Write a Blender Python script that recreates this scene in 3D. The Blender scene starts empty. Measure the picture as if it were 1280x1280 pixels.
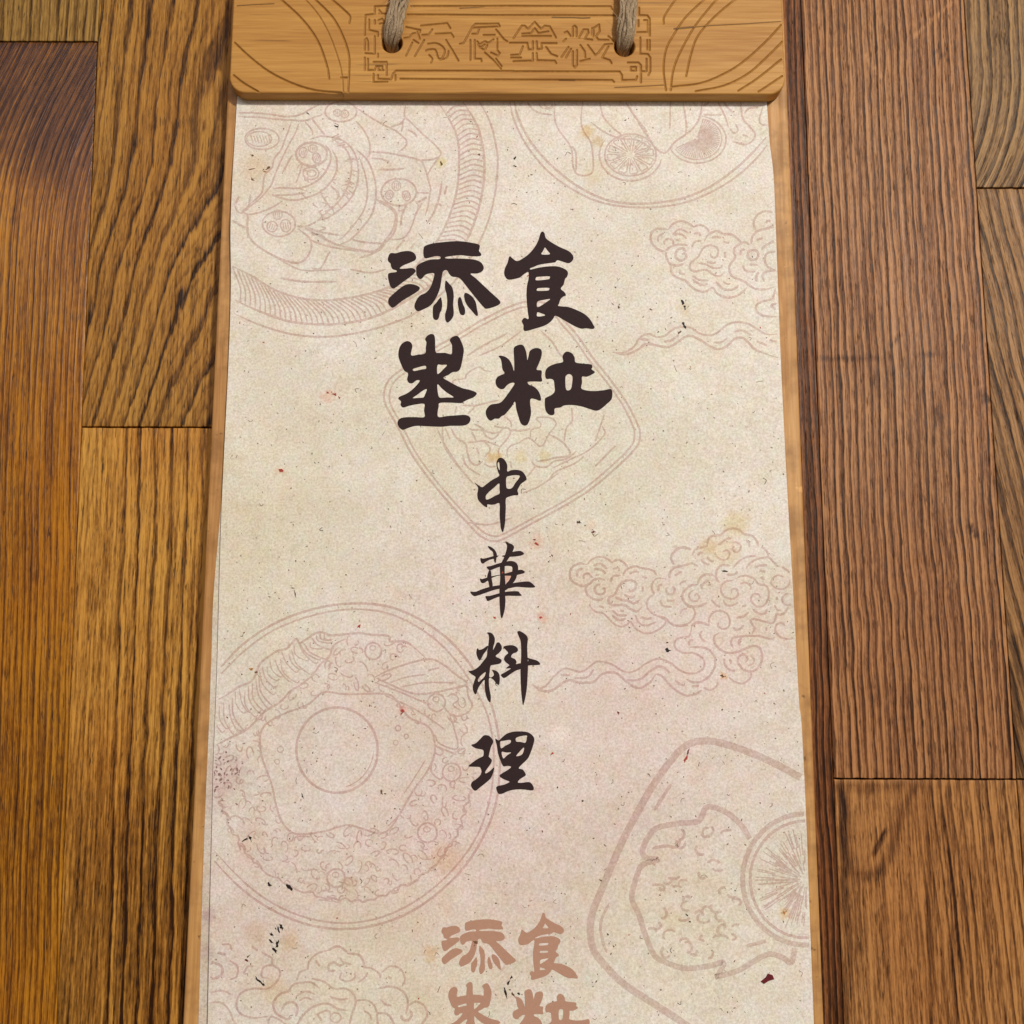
import bpy, bmesh, math, random
import numpy as np
from mathutils import Vector
from mathutils.geometry import tessellate_polygon

rng = random.Random(7)
nrg = np.random.RandomState(7)
SC = bpy.context.scene
COL = SC.collection

# ------------------------------------------------------------------ camera
F = 1280.0
TILT, ROLL = math.radians(8.512), math.radians(0.184)
CAM = np.array([0.00258, 0.0, 0.38216])
cam = bpy.data.cameras.new('camera')
cam.sensor_width = 36.0
cam.lens = 36.0
cam.clip_start, cam.clip_end = 0.01, 50
camo = bpy.data.objects.new('camera', cam)
COL.objects.link(camo)
camo.location = CAM
camo.rotation_mode = 'XYZ'
camo.rotation_euler = (TILT, 0, ROLL)
SC.camera = camo

# ------------------------------------------------------------------ light
wd = bpy.data.worlds.new('World')
SC.world = wd
wd.use_nodes = True
wd.node_tree.nodes['Background'].inputs[0].default_value = (1.0, 0.80, 0.60, 1)
wd.node_tree.nodes['Background'].inputs[1].default_value = 0.16


def area(name, loc, rot, sx, sy, power, col, shape='RECTANGLE'):
    l = bpy.data.lights.new(name, 'AREA')
    l.shape = shape
    l.size, l.size_y = sx, sy
    l.energy = power
    l.color = col
    o = bpy.data.objects.new(name, l)
    o.location = loc
    o.rotation_euler = rot
    COL.objects.link(o)
    return o


# a small warm pendant beyond the top of the board, a large pale ceiling panel further off
area('pendant_light', (1.05, 1.08, 2.2), (math.radians(-25), math.radians(24), 0), 0.24, 0.24, 53.5, (1.0, 0.93, 0.80), 'DISK')
area('ceiling_light', (-0.08, 0.90, 2.0), (0, 0, math.radians(-22)), 2.8, 0.62, 13.0, (0.97, 0.90, 1.0))

SC.view_settings.view_transform = 'Standard'
SC.view_settings.look = 'None'
SC.view_settings.exposure = 0.0
SC.view_settings.gamma = 1.0

# ------------------------------------------------------------------ photo geometry -> place
_ct, _st = math.cos(TILT), math.sin(TILT)
_ca, _sa = math.cos(ROLL), math.sin(ROLL)
ROT = np.array([[_ca, -_sa, 0], [_sa, _ca, 0], [0, 0, 1]]) @ np.array([[1, 0, 0], [0, _ct, -_st], [0, _st, _ct]])


def P(uv, z):
    uv = np.atleast_2d(np.asarray(uv, float))
    d = np.stack([(uv[:, 0] - 640) / F, (640 - uv[:, 1]) / F, -np.ones(len(uv))], 1) @ ROT.T
    s = (z - CAM[2]) / d[:, 2]
    return CAM + d * s[:, None]


def PX(xyz):
    d = (np.asarray(xyz, float) - CAM) @ ROT
    return np.stack([640 + F * d[:, 0] / -d[:, 2], 640 - F * d[:, 1] / -d[:, 2]], 1)


def crom(pts, closed=False, sub=6):
    p = np.asarray(pts, float)
    n = len(p)
    if n < 3:
        return p
    if closed:
        q = np.vstack([p[-1], p, p[:2]])
        segs = n
    else:
        q = np.vstack([2 * p[0] - p[1], p, 2 * p[-1] - p[-2]])
        segs = n - 1
    out = []
    for i in range(segs):
        a, b, c, d = q[i:i + 4]
        for k in range(sub):
            t = k / sub
            out.append(0.5 * (2 * b + (c - a) * t + (2 * a - 5 * b + 4 * c - d) * t * t + (3 * b - a - 3 * c + d) * t ** 3))
    if not closed:
        out.append(p[-1])
    return np.array(out)


def win(x0, y0, s, pts):
    p = np.asarray(pts, float)
    return np.stack([x0 + p[:, 0] * s, y0 + p[:, 1] * s], 1)


def mesh(name, verts, faces, mat=None, parent=None, smooth=False, kind=None, label=None):
    m = bpy.data.meshes.new(name)
    m.from_pydata([tuple(v) for v in verts], [], [tuple(f) for f in faces])
    m.update()
    if mat:
        m.materials.append(mat)
    if smooth:
        m.polygons.foreach_set('use_smooth', [True] * len(m.polygons))
    o = bpy.data.objects.new(name, m)
    COL.objects.link(o)
    if parent:
        o.parent = parent
    if kind:
        o['kind'] = kind
    if label:
        o['label'] = label
    return o


def npmesh(name, V, Q, mat=None, parent=None, smooth=True):
    """V (n,3), Q (m,4) arrays; fast path."""
    m = bpy.data.meshes.new(name)
    V = np.ascontiguousarray(V, np.float32)
    Q = np.ascontiguousarray(Q, np.int32)
    m.vertices.add(len(V))
    m.vertices.foreach_set('co', V.ravel())
    m.loops.add(Q.size)
    m.loops.foreach_set('vertex_index', Q.ravel())
    m.polygons.add(len(Q))
    m.polygons.foreach_set('loop_start', np.arange(0, Q.size, 4, dtype=np.int32))
    m.polygons.foreach_set('use_smooth', np.full(len(Q), smooth))
    m.update(calc_edges=True)
    if mat:
        m.materials.append(mat)
    o = bpy.data.objects.new(name, m)
    COL.objects.link(o)
    if parent:
        o.parent = parent
    return o


def gridquads(ny, nx, off=0):
    i = np.arange(ny - 1)[:, None] * nx + np.arange(nx - 1)[None, :]
    return np.stack([i, i + 1, i + nx + 1, i + nx], -1).reshape(-1, 4) + off


def fattr(o, name, arr):
    a = o.data.attributes.new(name, 'FLOAT', 'POINT')
    a.data.foreach_set('value', np.ascontiguousarray(arr, np.float32).ravel())


def empty(name, loc, label, cat):
    o = bpy.data.objects.new(name, None)
    o.empty_display_size = 0.05
    o.location = loc
    o['label'] = label
    o['category'] = cat
    COL.objects.link(o)
    return o


# ------------------------------------------------------------------ node helper
class NT:
    def __init__(self, name):
        self.mat = bpy.data.materials.new(name)
        self.mat.use_nodes = True
        self.t = self.mat.node_tree
        self.n = self.t.nodes
        self.bsdf = self.n['Principled BSDF']
        tc = self.n.new('ShaderNodeTexCoord')
        self.P = tc.outputs['Object']

    def link(self, a, sock):
        if isinstance(a, (int, float)):
            sock.default_value = a
        elif isinstance(a, (tuple, list)):
            sock.default_value = tuple(a) + ((1,) if len(sock.default_value) == 4 and len(a) == 3 else ())
        else:
            self.t.links.new(a, sock)

    def math(self, op, a, b=0.0, c=0.0, clamp=False):
        m = self.n.new('ShaderNodeMath')
        m.operation = op
        m.use_clamp = clamp
        for i, v in enumerate((a, b, c)):
            self.link(v, m.inputs[i])
        return m.outputs[0]

    def add(self, a, b): return self.math('ADD', a, b)
    def sub(self, a, b): return self.math('SUBTRACT', a, b)
    def mul(self, a, b): return self.math('MULTIPLY', a, b)

    def vmul(self, v, s):
        m = self.n.new('ShaderNodeVectorMath')
        m.operation = 'MULTIPLY'
        self.link(v, m.inputs[0])
        m.inputs[1].default_value = s
        return m.outputs[0]

    def vadd(self, v, w):
        m = self.n.new('ShaderNodeVectorMath')
        m.operation = 'ADD'
        self.link(v, m.inputs[0])
        self.link(w, m.inputs[1])
        return m.outputs[0]

    def vscale(self, v, s):
        m = self.n.new('ShaderNodeVectorMath')
        m.operation = 'SCALE'
        self.link(v, m.inputs[0])
        m.inputs['Scale'].default_value = s
        return m.outputs[0]

    def dist(self, v, p):
        m = self.n.new('ShaderNodeVectorMath')
        m.operation = 'DISTANCE'
        self.link(v, m.inputs[0])
        m.inputs[1].default_value = p
        return m.outputs['Value']

    def noise(self, v, scale=1.0, detail=2.0, rough=0.5, dist=0.0, color=False):
        m = self.n.new('ShaderNodeTexNoise')
        self.link(v, m.inputs['Vector'])
        m.inputs['Scale'].default_value = scale
        m.inputs['Detail'].default_value = detail
        m.inputs['Roughness'].default_value = rough
        m.inputs['Distortion'].default_value = dist
        return m.outputs['Color' if color else 'Fac']

    def white(self, w):
        m = self.n.new('ShaderNodeTexWhiteNoise')
        m.noise_dimensions = '1D'
        self.link(w, m.inputs['W'])
        return m.outputs['Value']

    def map(self, v, a, b, c=0.0, d=1.0, smooth=False):
        m = self.n.new('ShaderNodeMapRange')
        m.interpolation_type = 'SMOOTHSTEP' if smooth else 'LINEAR'
        for i, x in enumerate((v, a, b, c, d)):
            self.link(x, m.inputs[i])
        return m.outputs[0]

    def mix(self, f, a, b, mode='MIX'):
        m = self.n.new('ShaderNodeMix')
        m.data_type = 'RGBA'
        m.blend_type = mode
        self.link(f, m.inputs[0])
        self.link(a, m.inputs[6])
        self.link(b, m.inputs[7])
        return m.outputs[2]

    def attr(self, name):
        m = self.n.new('ShaderNodeAttribute')
        m.attribute_name = name
        return m.outputs['Fac']

    def bump(self, h, strength, dist):
        m = self.n.new('ShaderNodeBump')
        m.inputs['Strength'].default_value = strength
        m.inputs['Distance'].default_value = dist
        self.link(h, m.inputs['Height'])
        self.t.links.new(m.outputs[0], self.bsdf.inputs['Normal'])

    def out(self, col=None, rough=None, spec=None):
        if col is not None:
            self.link(col, self.bsdf.inputs['Base Color'])
        if rough is not None:
            self.link(rough, self.bsdf.inputs['Roughness'])
        if spec is not None:
            self.link(spec, self.bsdf.inputs['Specular IOR Level'])
        return self.mat


# ------------------------------------------------------------------ heights
Z_BOARD = 0.0090
Z_UNDER = 0.00925
Z_SHEET = 0.01000
Z_INK = Z_SHEET + 0.00008
Z_PLAQUE = 0.0155


# ------------------------------------------------------------------ materials
def plank_material(name, light, mid, dark, period_noise=0.35, line=0.8, fib=0.6, hue=(0.28, 0.12, 0.04), hueamt=0.35, rough=0.40, streak=0.0, seed=0.0, spec=0.20, bmp=0.7, sharp=0.52, fine=0.16):
    t = NT(name)
    cx = t.n.new('ShaderNodeCombineXYZ')
    sx = t.n.new('ShaderNodeSeparateXYZ')
    t.link(t.P, sx.inputs[0])
    t.link(t.attr('fibre'), cx.inputs[0])
    t.link(sx.outputs[1], cx.inputs[1])
    ps = t.vadd(cx.outputs[0], (seed, seed * 0.7, 0))
    low = t.noise(t.vmul(ps, (60, 12, 1)), 1.0, 2, 0.5)
    f1 = t.map(t.noise(t.vmul(ps, (820, 24, 1)), 1.0, 4, 0.68), 0.30, 0.70, 0.24, 0.76)
    f2 = t.noise(t.vmul(ps, (420, 10, 1)), 1.0, 3, 0.6)
    wob = t.noise(t.vmul(ps, (300, 50, 1)), 1.0, 2, 0.6)
    r = t.attr('ring')
    r = t.add(r, t.mul(t.sub(low, 0.5), period_noise * 2))
    r = t.add(r, t.mul(t.sub(wob, 0.5), 0.50))
    r = t.add(r, t.mul(t.sub(f1, 0.5), 0.14))
    s = t.math('FRACT', r)
    idn = t.white(t.math('FLOOR', r))
    idn2 = t.white(t.add(t.math('FLOOR', r), 0.37))
    up = t.map(s, sharp, 0.91, 0, 1, True)
    sf = t.math('FRACT', t.add(t.mul(r, 3.3), t.mul(f2, 0.8)))
    fl = t.mul(t.mul(t.map(sf, 0.45, 0.85, 0, 1, True), t.map(sf, 0.88, 1.0, 1, 0, True)), fine)
    dn = t.map(s, 0.95, 1.0, 1, 0, True)
    band = t.mul(t.mul(up, dn), t.map(idn, 0, 1, 0.40, 1.0))
    band = t.mul(band, t.map(f2, 0.3, 0.65, 1.15, 0.75))
    amp = t.attr('amp')
    band = t.mul(band, amp)
    hi = t.mul(t.mul(t.map(s, 0.0, 0.08, 0, 1, True), t.map(s, 0.10, 0.36, 1, 0, True)), t.mul(idn2, amp))  # pale grain stripe, with a ridge highlight painted into the colour
    f3 = t.noise(t.vmul(ps, (1350, 85, 1)), 1.0, 2, 0.7)
    f3 = t.map(f3, 0.36, 0.64, 0.18, 0.82, True)
    f4 = t.noise(t.vmul(ps, (1250, 260, 1)), 1.0, 2, 0.7)
    a = t.math('MULTIPLY_ADD', t.sub(f3, 0.5), fib * 0.85, t.mul(t.sub(f1, 0.5), fib * 1.0))
    a = t.math('MULTIPLY_ADD', t.sub(f1, 0.5), fib * 2.2, a)
    a = t.math('MULTIPLY_ADD', t.sub(f2, 0.5), fib * 2.0, a)
    a = t.math('MULTIPLY_ADD', t.sub(f4, 0.5), 0.70, a)
    a = t.add(a, fl)
    d = t.math('MULTIPLY_ADD', band, line, a)
    d = t.math('SUBTRACT', d, t.mul(hi, 0.42 + streak))
    d = t.add(d, t.attr('tone'))
    d = t.add(d, 0.25)
    m1 = t.map(d, 0.0, 0.5, 0, 1)
    m2 = t.map(d, 0.45, 1.05, 0, 1)
    c = t.mix(m1, light, mid)
    c = t.mix(m2, c, dark)
    big = t.noise(t.vmul(ps, (24, 9, 1)), 1.0, 3, 0.55)
    c = t.mix(t.mul(t.map(big, 0.35, 0.7), hueamt), c, t.mix(1.0, c, hue, 'MULTIPLY'))
    pore = t.noise(t.vmul(ps, (1500, 130, 1)), 1.0, 2, 0.6)
    pm = t.mul(t.map(pore, 0.58, 0.66, 0, 0.75), t.map(f2, 0.38, 0.58))
    c = t.mix(pm, c, tuple(x * 0.4 for x in dark))
    h = t.math('MULTIPLY_ADD', band, 0.8, t.mul(f1, 1.1))
    h = t.math('SUBTRACT', h, t.mul(pm, 0.6))
    h = t.math('SUBTRACT', h, t.mul(t.map(s, 0.0, 0.2, 1, 0), t.mul(amp, 0.5)))
    t.bump(h, bmp, 0.00030)
    rg = t.map(f2, 0.3, 0.7, rough - 0.05, rough + 0.10)
    return t.out(c, rg, spec)


def soft_wood(name, axis, light, dark, groove=False, knots=False):
    t = NT(name)
    k = (26, 520, 300) if axis == 'X' else (520, 26, 300)
    k2 = (50, 1300, 600) if axis == 'X' else (1300, 50, 600)
    k3 = (7, 70, 40) if axis == 'X' else (70, 7, 40)
    lowv = t.noise(t.vmul(t.P, k3), 1.0, 3, 0.6, 0.6)
    a = t.noise(t.vadd(t.vmul(t.P, k), t.vscale(t.noise(t.vmul(t.P, k3), 1.0, 2, color=True), 2.0)), 1.0, 3, 0.6)
    b = t.noise(t.vmul(t.P, k2), 1.0, 2, 0.6)
    g = t.map(a, 0.35, 0.68, 0, 1)
    d = t.math('MULTIPLY_ADD', g, 0.55, t.mul(t.map(b, 0.36, 0.64), 0.40))
    d = t.math('MULTIPLY_ADD', t.map(lowv, 0.38, 0.62), 0.45, t.sub(d, 0.12), clamp=True)
    c = t.mix(d, light, dark)
    speck = t.noise(t.vmul(t.P, tuple(x * 0.55 for x in k2)), 1.0, 1)
    c = t.mix(t.map(speck, 0.70, 0.76, 0, 0.45), c, tuple(x * 0.30 for x in dark))
    if groove:
        gr = t.attr('groove')
        gr = t.mul(gr, t.map(t.noise(t.P, 900, 2), 0.3, 0.6, 0.55, 1.0))
        c = t.mix(gr, c, tuple(x * 0.62 for x in dark))
        c = t.mix(t.attr('burn'), c, (0.035, 0.016, 0.006))
    if knots:
        w = t.noise(t.P, 60, 4, 0.65)
        c = t.mix(t.map(w, 0.46, 0.64, 0, 0.65), c, tuple(x * 0.66 for x in dark))
        w2 = t.noise(t.vadd(t.P, (3, 1, 0)), 240, 3, 0.6)
        c = t.mix(t.map(w2, 0.68, 0.74, 0, 0.7), c, tuple(x * 0.3 for x in dark))
        w3 = t.noise(t.vadd(t.P, (7, 2, 0)), 160, 3, 0.6)
        c = t.mix(t.map(w3, 0.69, 0.74, 0, 0.5), c, tuple(min(1, x * 1.45) for x in light))
    h = t.math('MULTIPLY_ADD', b, 0.5, g)
    t.bump(h, 0.25, 0.00012)
    return t.out(c, t.map(a, 0.3, 0.7, 0.46, 0.62), 0.35)


# soft discolourations of the printed paper: (px u, px v, radius px, colour multiplier, strength)
BLOBS = [
    (700, 1010, 210, (0.985, 0.935, 0.95), 0.9), (930, 780, 110, (0.985, 0.925, 0.93), 0.7), (500, 840, 120, (0.985, 0.93, 0.94), 0.7), (300, 640, 160, (0.985, 0.97, 0.88), 0.7), (600, 470, 200, (0.985, 0.98, 0.91), 0.6),
    (420, 1000, 230, (0.98, 0.928, 0.945), 1.0), (860, 930, 200, (0.98, 0.928, 0.945), 1.0), (600, 1090, 190, (0.98, 0.928, 0.945), 1.0),
    (760, 790, 150, (0.98, 0.928, 0.945), 1.0), (520, 190, 170, (1.000, 0.969, 0.981), 0.7), (590, 720, 150, (0.98, 0.928, 0.945), 1.0),
    (300, 1160, 130, (0.98, 0.928, 0.945), 1.0), (330, 220, 110, (0.988, 0.938, 0.913), 0.6), (640, 360, 100, (1.000, 0.963, 0.957), 0.5),
    (640, 600, 260, (0.981, 0.991, 0.957), 0.6), (780, 560, 170, (0.975, 0.991, 0.981), 0.6), (340, 560, 180, (0.981, 0.975, 0.926), 0.6),
    (330, 760, 120, (0.988, 0.975, 0.913), 0.6), (880, 430, 130, (0.981, 0.991, 0.950), 0.5), (840, 1180, 160, (1.000, 0.988, 0.932), 0.7),
    (500, 1250, 190, (1.000, 0.975, 0.901), 0.8), (300, 400, 120, (0.994, 0.975, 0.926), 0.5), (760, 690, 90, (0.981, 0.981, 0.913), 0.6),
]
STAINS = [
    (733, 165, 13, (0.86, 0.68, 0.36), 0.65), (747, 178, 11, (0.80, 0.66, 0.38), 0.55), (745, 215, 22, (0.95, 0.86, 0.66), 0.5),
    (918, 655, 22, (0.88, 0.79, 0.52), 0.7), (884, 682, 14, (0.86, 0.74, 0.46), 0.6), (905, 690, 26, (0.94, 0.86, 0.66), 0.6),
    (622, 571, 9, (0.90, 0.68, 0.34), 0.75), (612, 572, 7, (0.86, 0.60, 0.28), 0.7), (650, 570, 12, (0.95, 0.84, 0.55), 0.6), (680, 571, 10, (0.92, 0.80, 0.50), 0.6),
    (556, 1072, 26, (0.93, 0.78, 0.62), 0.7), (438, 1104, 14, (0.88, 0.76, 0.64), 0.6), (318, 1168, 20, (0.90, 0.78, 0.68), 0.6), (362, 1176, 14, (0.88, 0.72, 0.50), 0.6),
    (283, 965, 34, (0.86, 0.76, 0.78), 0.7), (268, 1000, 26, (0.88, 0.78, 0.80), 0.6), (262, 1145, 12, (0.74, 0.62, 0.70), 0.7), (258, 1190, 14, (0.80, 0.70, 0.74), 0.6),
    (320, 210, 26, (0.92, 0.80, 0.64), 0.6), (540, 1190, 12, (0.92, 0.74, 0.50), 0.6), (345, 1238, 22, (0.94, 0.82, 0.62), 0.6),
    (410, 496, 12, (0.98, 0.74, 0.66), 0.7), (671, 678, 12, (0.98, 0.78, 0.70), 0.7), (503, 887, 8, (0.98, 0.68, 0.66), 0.7), (636, 722, 8, (0.98, 0.62, 0.52), 0.8),
    (738, 656, 10, (1.0, 0.84, 0.76), 0.7), (676, 772, 8, (0.98, 0.72, 0.66), 0.7), (350, 590, 8, (0.98, 0.76, 0.68), 0.7), (700, 918, 17, (1.12, 1.12, 1.12), 0.9),
    (640, 95 + 166, 14, (0.97, 0.84, 0.72), 0.4), (585, 330, 20, (0.97, 0.92, 0.82), 0.6), (310, 1050, 26, (0.92, 0.82, 0.74), 0.6), (840, 1150, 18, (0.97, 0.88, 0.72), 0.5),
    (980, 1142, 10, (0.94, 0.76, 0.48), 0.7), (903, 845, 6, (0.90, 0.62, 0.30), 0.7), (552, 204, 8, (0.86, 0.82, 0.40), 0.7), (855, 385, 12, (0.92, 0.80, 0.62), 0.6),
]


def paper_nodes(t):
    base = (0.915, 0.90, 0.87)
    warp = t.vscale(t.noise(t.P, 70, 3, 0.6, color=True), 0.026)
    pw = t.vadd(t.vadd(t.P, warp), (-0.013, -0.013, 0))
    warp2 = t.vscale(t.noise(t.P, 380, 3, 0.65, color=True), 0.0055)
    ps = t.vadd(t.vadd(t.P, warp2), (-0.00275, -0.00275, 0))
    c = base
    sc = 1 / 3400.0
    for (u, v, r, col, s) in BLOBS:
        p = P((u, v), Z_SHEET)[0]
        m = t.n.new('ShaderNodeVectorMath')
        m.operation = 'MULTIPLY'
        d = t.dist(t.vmul(pw, (1, 1, 0)), (p[0], p[1], 0))
        c = t.mix(t.map(d, 0.25 * r * sc, r * sc * 1.1, s, 0, True), c, t.mix(1.0, c, col, 'MULTIPLY'))
    for (u, v, r, col, s) in STAINS:
        p = P((u, v), Z_SHEET)[0]
        d = t.dist(t.vmul(ps, (1, 1, 0)), (p[0], p[1], 0))
        c = t.mix(t.map(d, 0.35 * r * sc, r * sc * 1.05, s, 0, True), c, t.mix(1.0, c, col, 'MULTIPLY'))
    cloud = t.noise(t.vadd(t.P, (4, 2, 0)), 30, 3, 0.6)
    c = t.mix(t.map(cloud, 0.38, 0.62, 0, 0.75), c, t.mix(1.0, c, (0.91, 0.90, 0.85), 'MULTIPLY'))
    mott = t.noise(t.P, 130, 5, 0.68)
    c = t.mix(t.map(mott, 0.38, 0.64, 0, 0.60), c, t.mix(1.0, c, (0.93, 0.86, 0.76), 'MULTIPLY'))
    fine = t.noise(t.P, 1150, 3, 0.75)
    c = t.mix(t.map(fine, 0.36, 0.62, 0, 0.8), c, t.mix(1.0, c, (0.72, 0.69, 0.65), 'MULTIPLY'))
    fine2 = t.noise(t.vmul(t.P, (620, 420, 1)), 1.0, 3, 0.7, 1.2)
    c = t.mix(t.map(fine2, 0.56, 0.72, 0, 0.6), c, t.mix(1.0, c, (0.74, 0.68, 0.61), 'MULTIPLY'))
    c = t.mix(t.map(fine2, 0.44, 0.28, 0, 0.6), c, t.mix(1.0, c, (1.10, 1.10, 1.10), 'MULTIPLY'))
    tin = t.noise(t.P, 240, 3, 0.6, color=True)
    c = t.mix(0.40, c, t.mix(1.0, c, t.vadd(t.vscale(tin, 0.44), (0.78, 0.78, 0.78)), 'MULTIPLY'))
    wave = t.noise(t.P, 22, 2)
    h = t.math('MULTIPLY_ADD', fine, 0.03, t.mul(wave, 1.0))
    return c, h


def paper_material(name, tint=None, keep=0.0, grain=0.25):
    t = NT(name)
    c, h = paper_nodes(t)
    if tint:
        if keep:
            ink = t.mix(1.0, c, tint, 'MULTIPLY')
            var = t.noise(t.P, 420, 3, 0.6)
            c = t.mix(t.map(var, 0.25, 0.7, keep, keep * 0.62), c, ink)
        else:
            var = t.noise(t.P, 1300, 3, 0.7)
            c = t.mix(t.map(var, 0.35, 0.72, 0, grain), tint, tuple(min(1, x * 1.9 + 0.012) for x in tint))
    t.bump(h, 0.35, 0.0006)
    return t.out(c, 0.62, 0.22 if keep or not tint else 0.06)


M_PAPER = paper_material('aged_printed_paper')
M_LINE = paper_material('pale_red_printed_line', (0.745, 0.595, 0.59), 1.0)
M_THICK = paper_material('pale_pink_broad_line', (0.76, 0.63, 0.62), 1.0)
M_BLACK = paper_material('black_printing_ink', (0.034, 0.0215, 0.023), 0.0, 0.15)
M_PINK = paper_material('brown_pink_printing_ink', (0.46, 0.27, 0.195), 0.0, 0.10)
M_UNDER = paper_material('lower_paper', (0.86, 0.82, 0.76), 0.95)  # tint puts extra shade under the top sheet into the colour


def flat(name, col, rough=0.6):
    t = NT(name)
    v = t.noise(t.P, 1600, 2)
    return t.out(t.mix(t.map(v, 0.3, 0.7), col, tuple(x * 0.55 for x in col)), rough, 0.3)


M_FLECK = {
    'k': flat('black_fleck', (0.018, 0.012, 0.012)), 'n': flat('brown_fleck', (0.20, 0.10, 0.05)),
    'r': flat('red_fleck', (0.50, 0.075, 0.05)), 'd': flat('dark_red_fleck', (0.18, 0.012, 0.02)),
    'o': flat('orange_fleck', (0.50, 0.22, 0.05)), 'g': flat('grey_fleck', (0.36, 0.28, 0.22)), 'v': flat('mauve_fleck', (0.36, 0.22, 0.21)), 'w': flat('pale_fleck', (0.80, 0.76, 0.68)),
}

# ------------------------------------------------------------------ wooden table
TABLE = empty('wooden_table', (0, 0, 0), 'brown wooden table of wide grained planks under the menu board', 'table')


def seg_dist(U, V, poly):
    d = np.full(U.shape, 1e9)
    p = np.asarray(poly, float)
    for a, b in zip(p[:-1], p[1:]):
        e = b - a
        t = np.clip(((U - a[0]) * e[0] + (V - a[1]) * e[1]) / (e @ e), 0, 1)
        d = np.minimum(d, np.hypot(U - a[0] - t * e[0], V - a[1] - t * e[1]))
    return d


def sp(x, k=20.0):
    return np.logaddexp(0, x / k) * k


def vnoise(x, seed):
    r = np.random.RandomState(seed).rand(4096)
    i = np.floor(x).astype(int)
    f = x - i
    f = f * f * (3 - 2 * f)
    return r[i % 4096] * (1 - f) + r[(i + 1) % 4096] * f


ZERO = lambda U, V: np.zeros_like(U)
ONE = lambda U, V: np.ones_like(U)


def ring_vert(period, seed, amp=6.0, lean=0.0):
    def f(U, V):
        X = PXX(U, V)
        return (X - lean * V + amp * (vnoise(V / 160.0, seed) - 0.5) + 0.4 * amp * (vnoise(V / 45.0 + X / 60, seed + 1) - 0.5)) / period
    return f


def PXX(U, V):
    # distance across the table in photo-pixel units at mid height
    w = P(np.stack([U.ravel(), V.ravel()], 1), 0.0)
    return (w[:, 0] * 3350).reshape(U.shape)


def plank(x0, x1, y0, y1, ringf, ampf, tonef, mat, label=None, dense=True, skew=(0, 0), fibref=None):
    """x0..x1 at y=0, y0..y1; skew = dx per metre of y for the left and right edge."""
    gap, r = 0.00014, 0.00030
    step = 0.0011 if dense else 0.006
    stepy = 0.0018 if dense else 0.012
    a = np.array([0, 0.25, 0.6, 1.0]) * r
    nx = max(4, int((x1 - x0 - 2 * gap - 2 * r) / step))
    ny = max(4, int((y1 - y0 - 2 * gap - 2 * r) / stepy))
    xs = np.concatenate([a, np.linspace(r, x1 - x0 - 2 * gap - r, nx)[1:-1], (x1 - x0 - 2 * gap) - a[::-1]])
    ys = np.concatenate([a, np.linspace(r, y1 - y0 - 2 * gap - r, ny)[1:-1], (y1 - y0 - 2 * gap) - a[::-1]])
    W, H = xs[-1], ys[-1]
    X, Y = np.meshgrid(xs, ys)
    d = np.minimum(np.minimum(X, W - X), np.minimum(Y, H - Y))
    Z = -np.where(d < r, r - np.sqrt(np.maximum(r * r - (r - d) ** 2, 0)), 0) * 0.8
    rag = 0.00022 * (vnoise(X * 1100 + y0 * 777, 17) + 0.6 * vnoise(X * 3100, 18))
    top, bot = np.clip((Y - H + 0.004) / 0.004, 0, 1), np.clip((0.004 - Y) / 0.004, 0, 1)
    yy = Y + y0 + gap - top * rag + bot * rag
    fr = X / W
    xx = X + x0 + gap + (skew[0] * (1 - fr) + skew[1] * fr) * yy
    n2, n1 = X.shape
    V = np.stack([xx, yy, Z], -1).reshape(-1, 3)
    Q = gridquads(n2, n1)
    # skirt
    idx = np.arange(n2 * n1).reshape(n2, n1)
    per = np.concatenate([idx[0, :], idx[1:, -1], idx[-1, -2::-1], idx[-2:0:-1, 0]])
    low = V[per].copy()
    low[:, 2] = -0.022
    k = len(per)
    base = len(V)
    j = np.arange(k)
    S = np.stack([per[j], base + j, base + (j + 1) % k, per[(j + 1) % k]], 1)
    V = np.vstack([V, low])
    o = npmesh('plank', V, np.vstack([Q, S]), mat, TABLE)
    uv = PX(V)
    U_, V_ = uv[:, 0], uv[:, 1]
    fattr(o, 'ring', ringf(U_, V_))
    fattr(o, 'fibre', V[:, 0] if fibref is None else fibref(U_, V_) / 3350.0)
    fattr(o, 'amp', ampf(U_, V_))
    fattr(o, 'tone', tonef(U_, V_))
    if label:
        o['label'] = label
    return o


# left column, two planks
LJ0, LJS = -0.16008, -0.0243      # joint between the two left columns: x at y=0, slope
RJ1, RJ2 = 0.1195, 0.1860


def tone_lines(items, base=None):
    def f(U, V):
        t = np.zeros_like(U) if base is None else base(U, V)
        for poly, w, s in items:
            d = seg_dist(U, V, poly)
            t = t + s * np.exp(-(d / w) ** 2)
        return t
    return f


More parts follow.
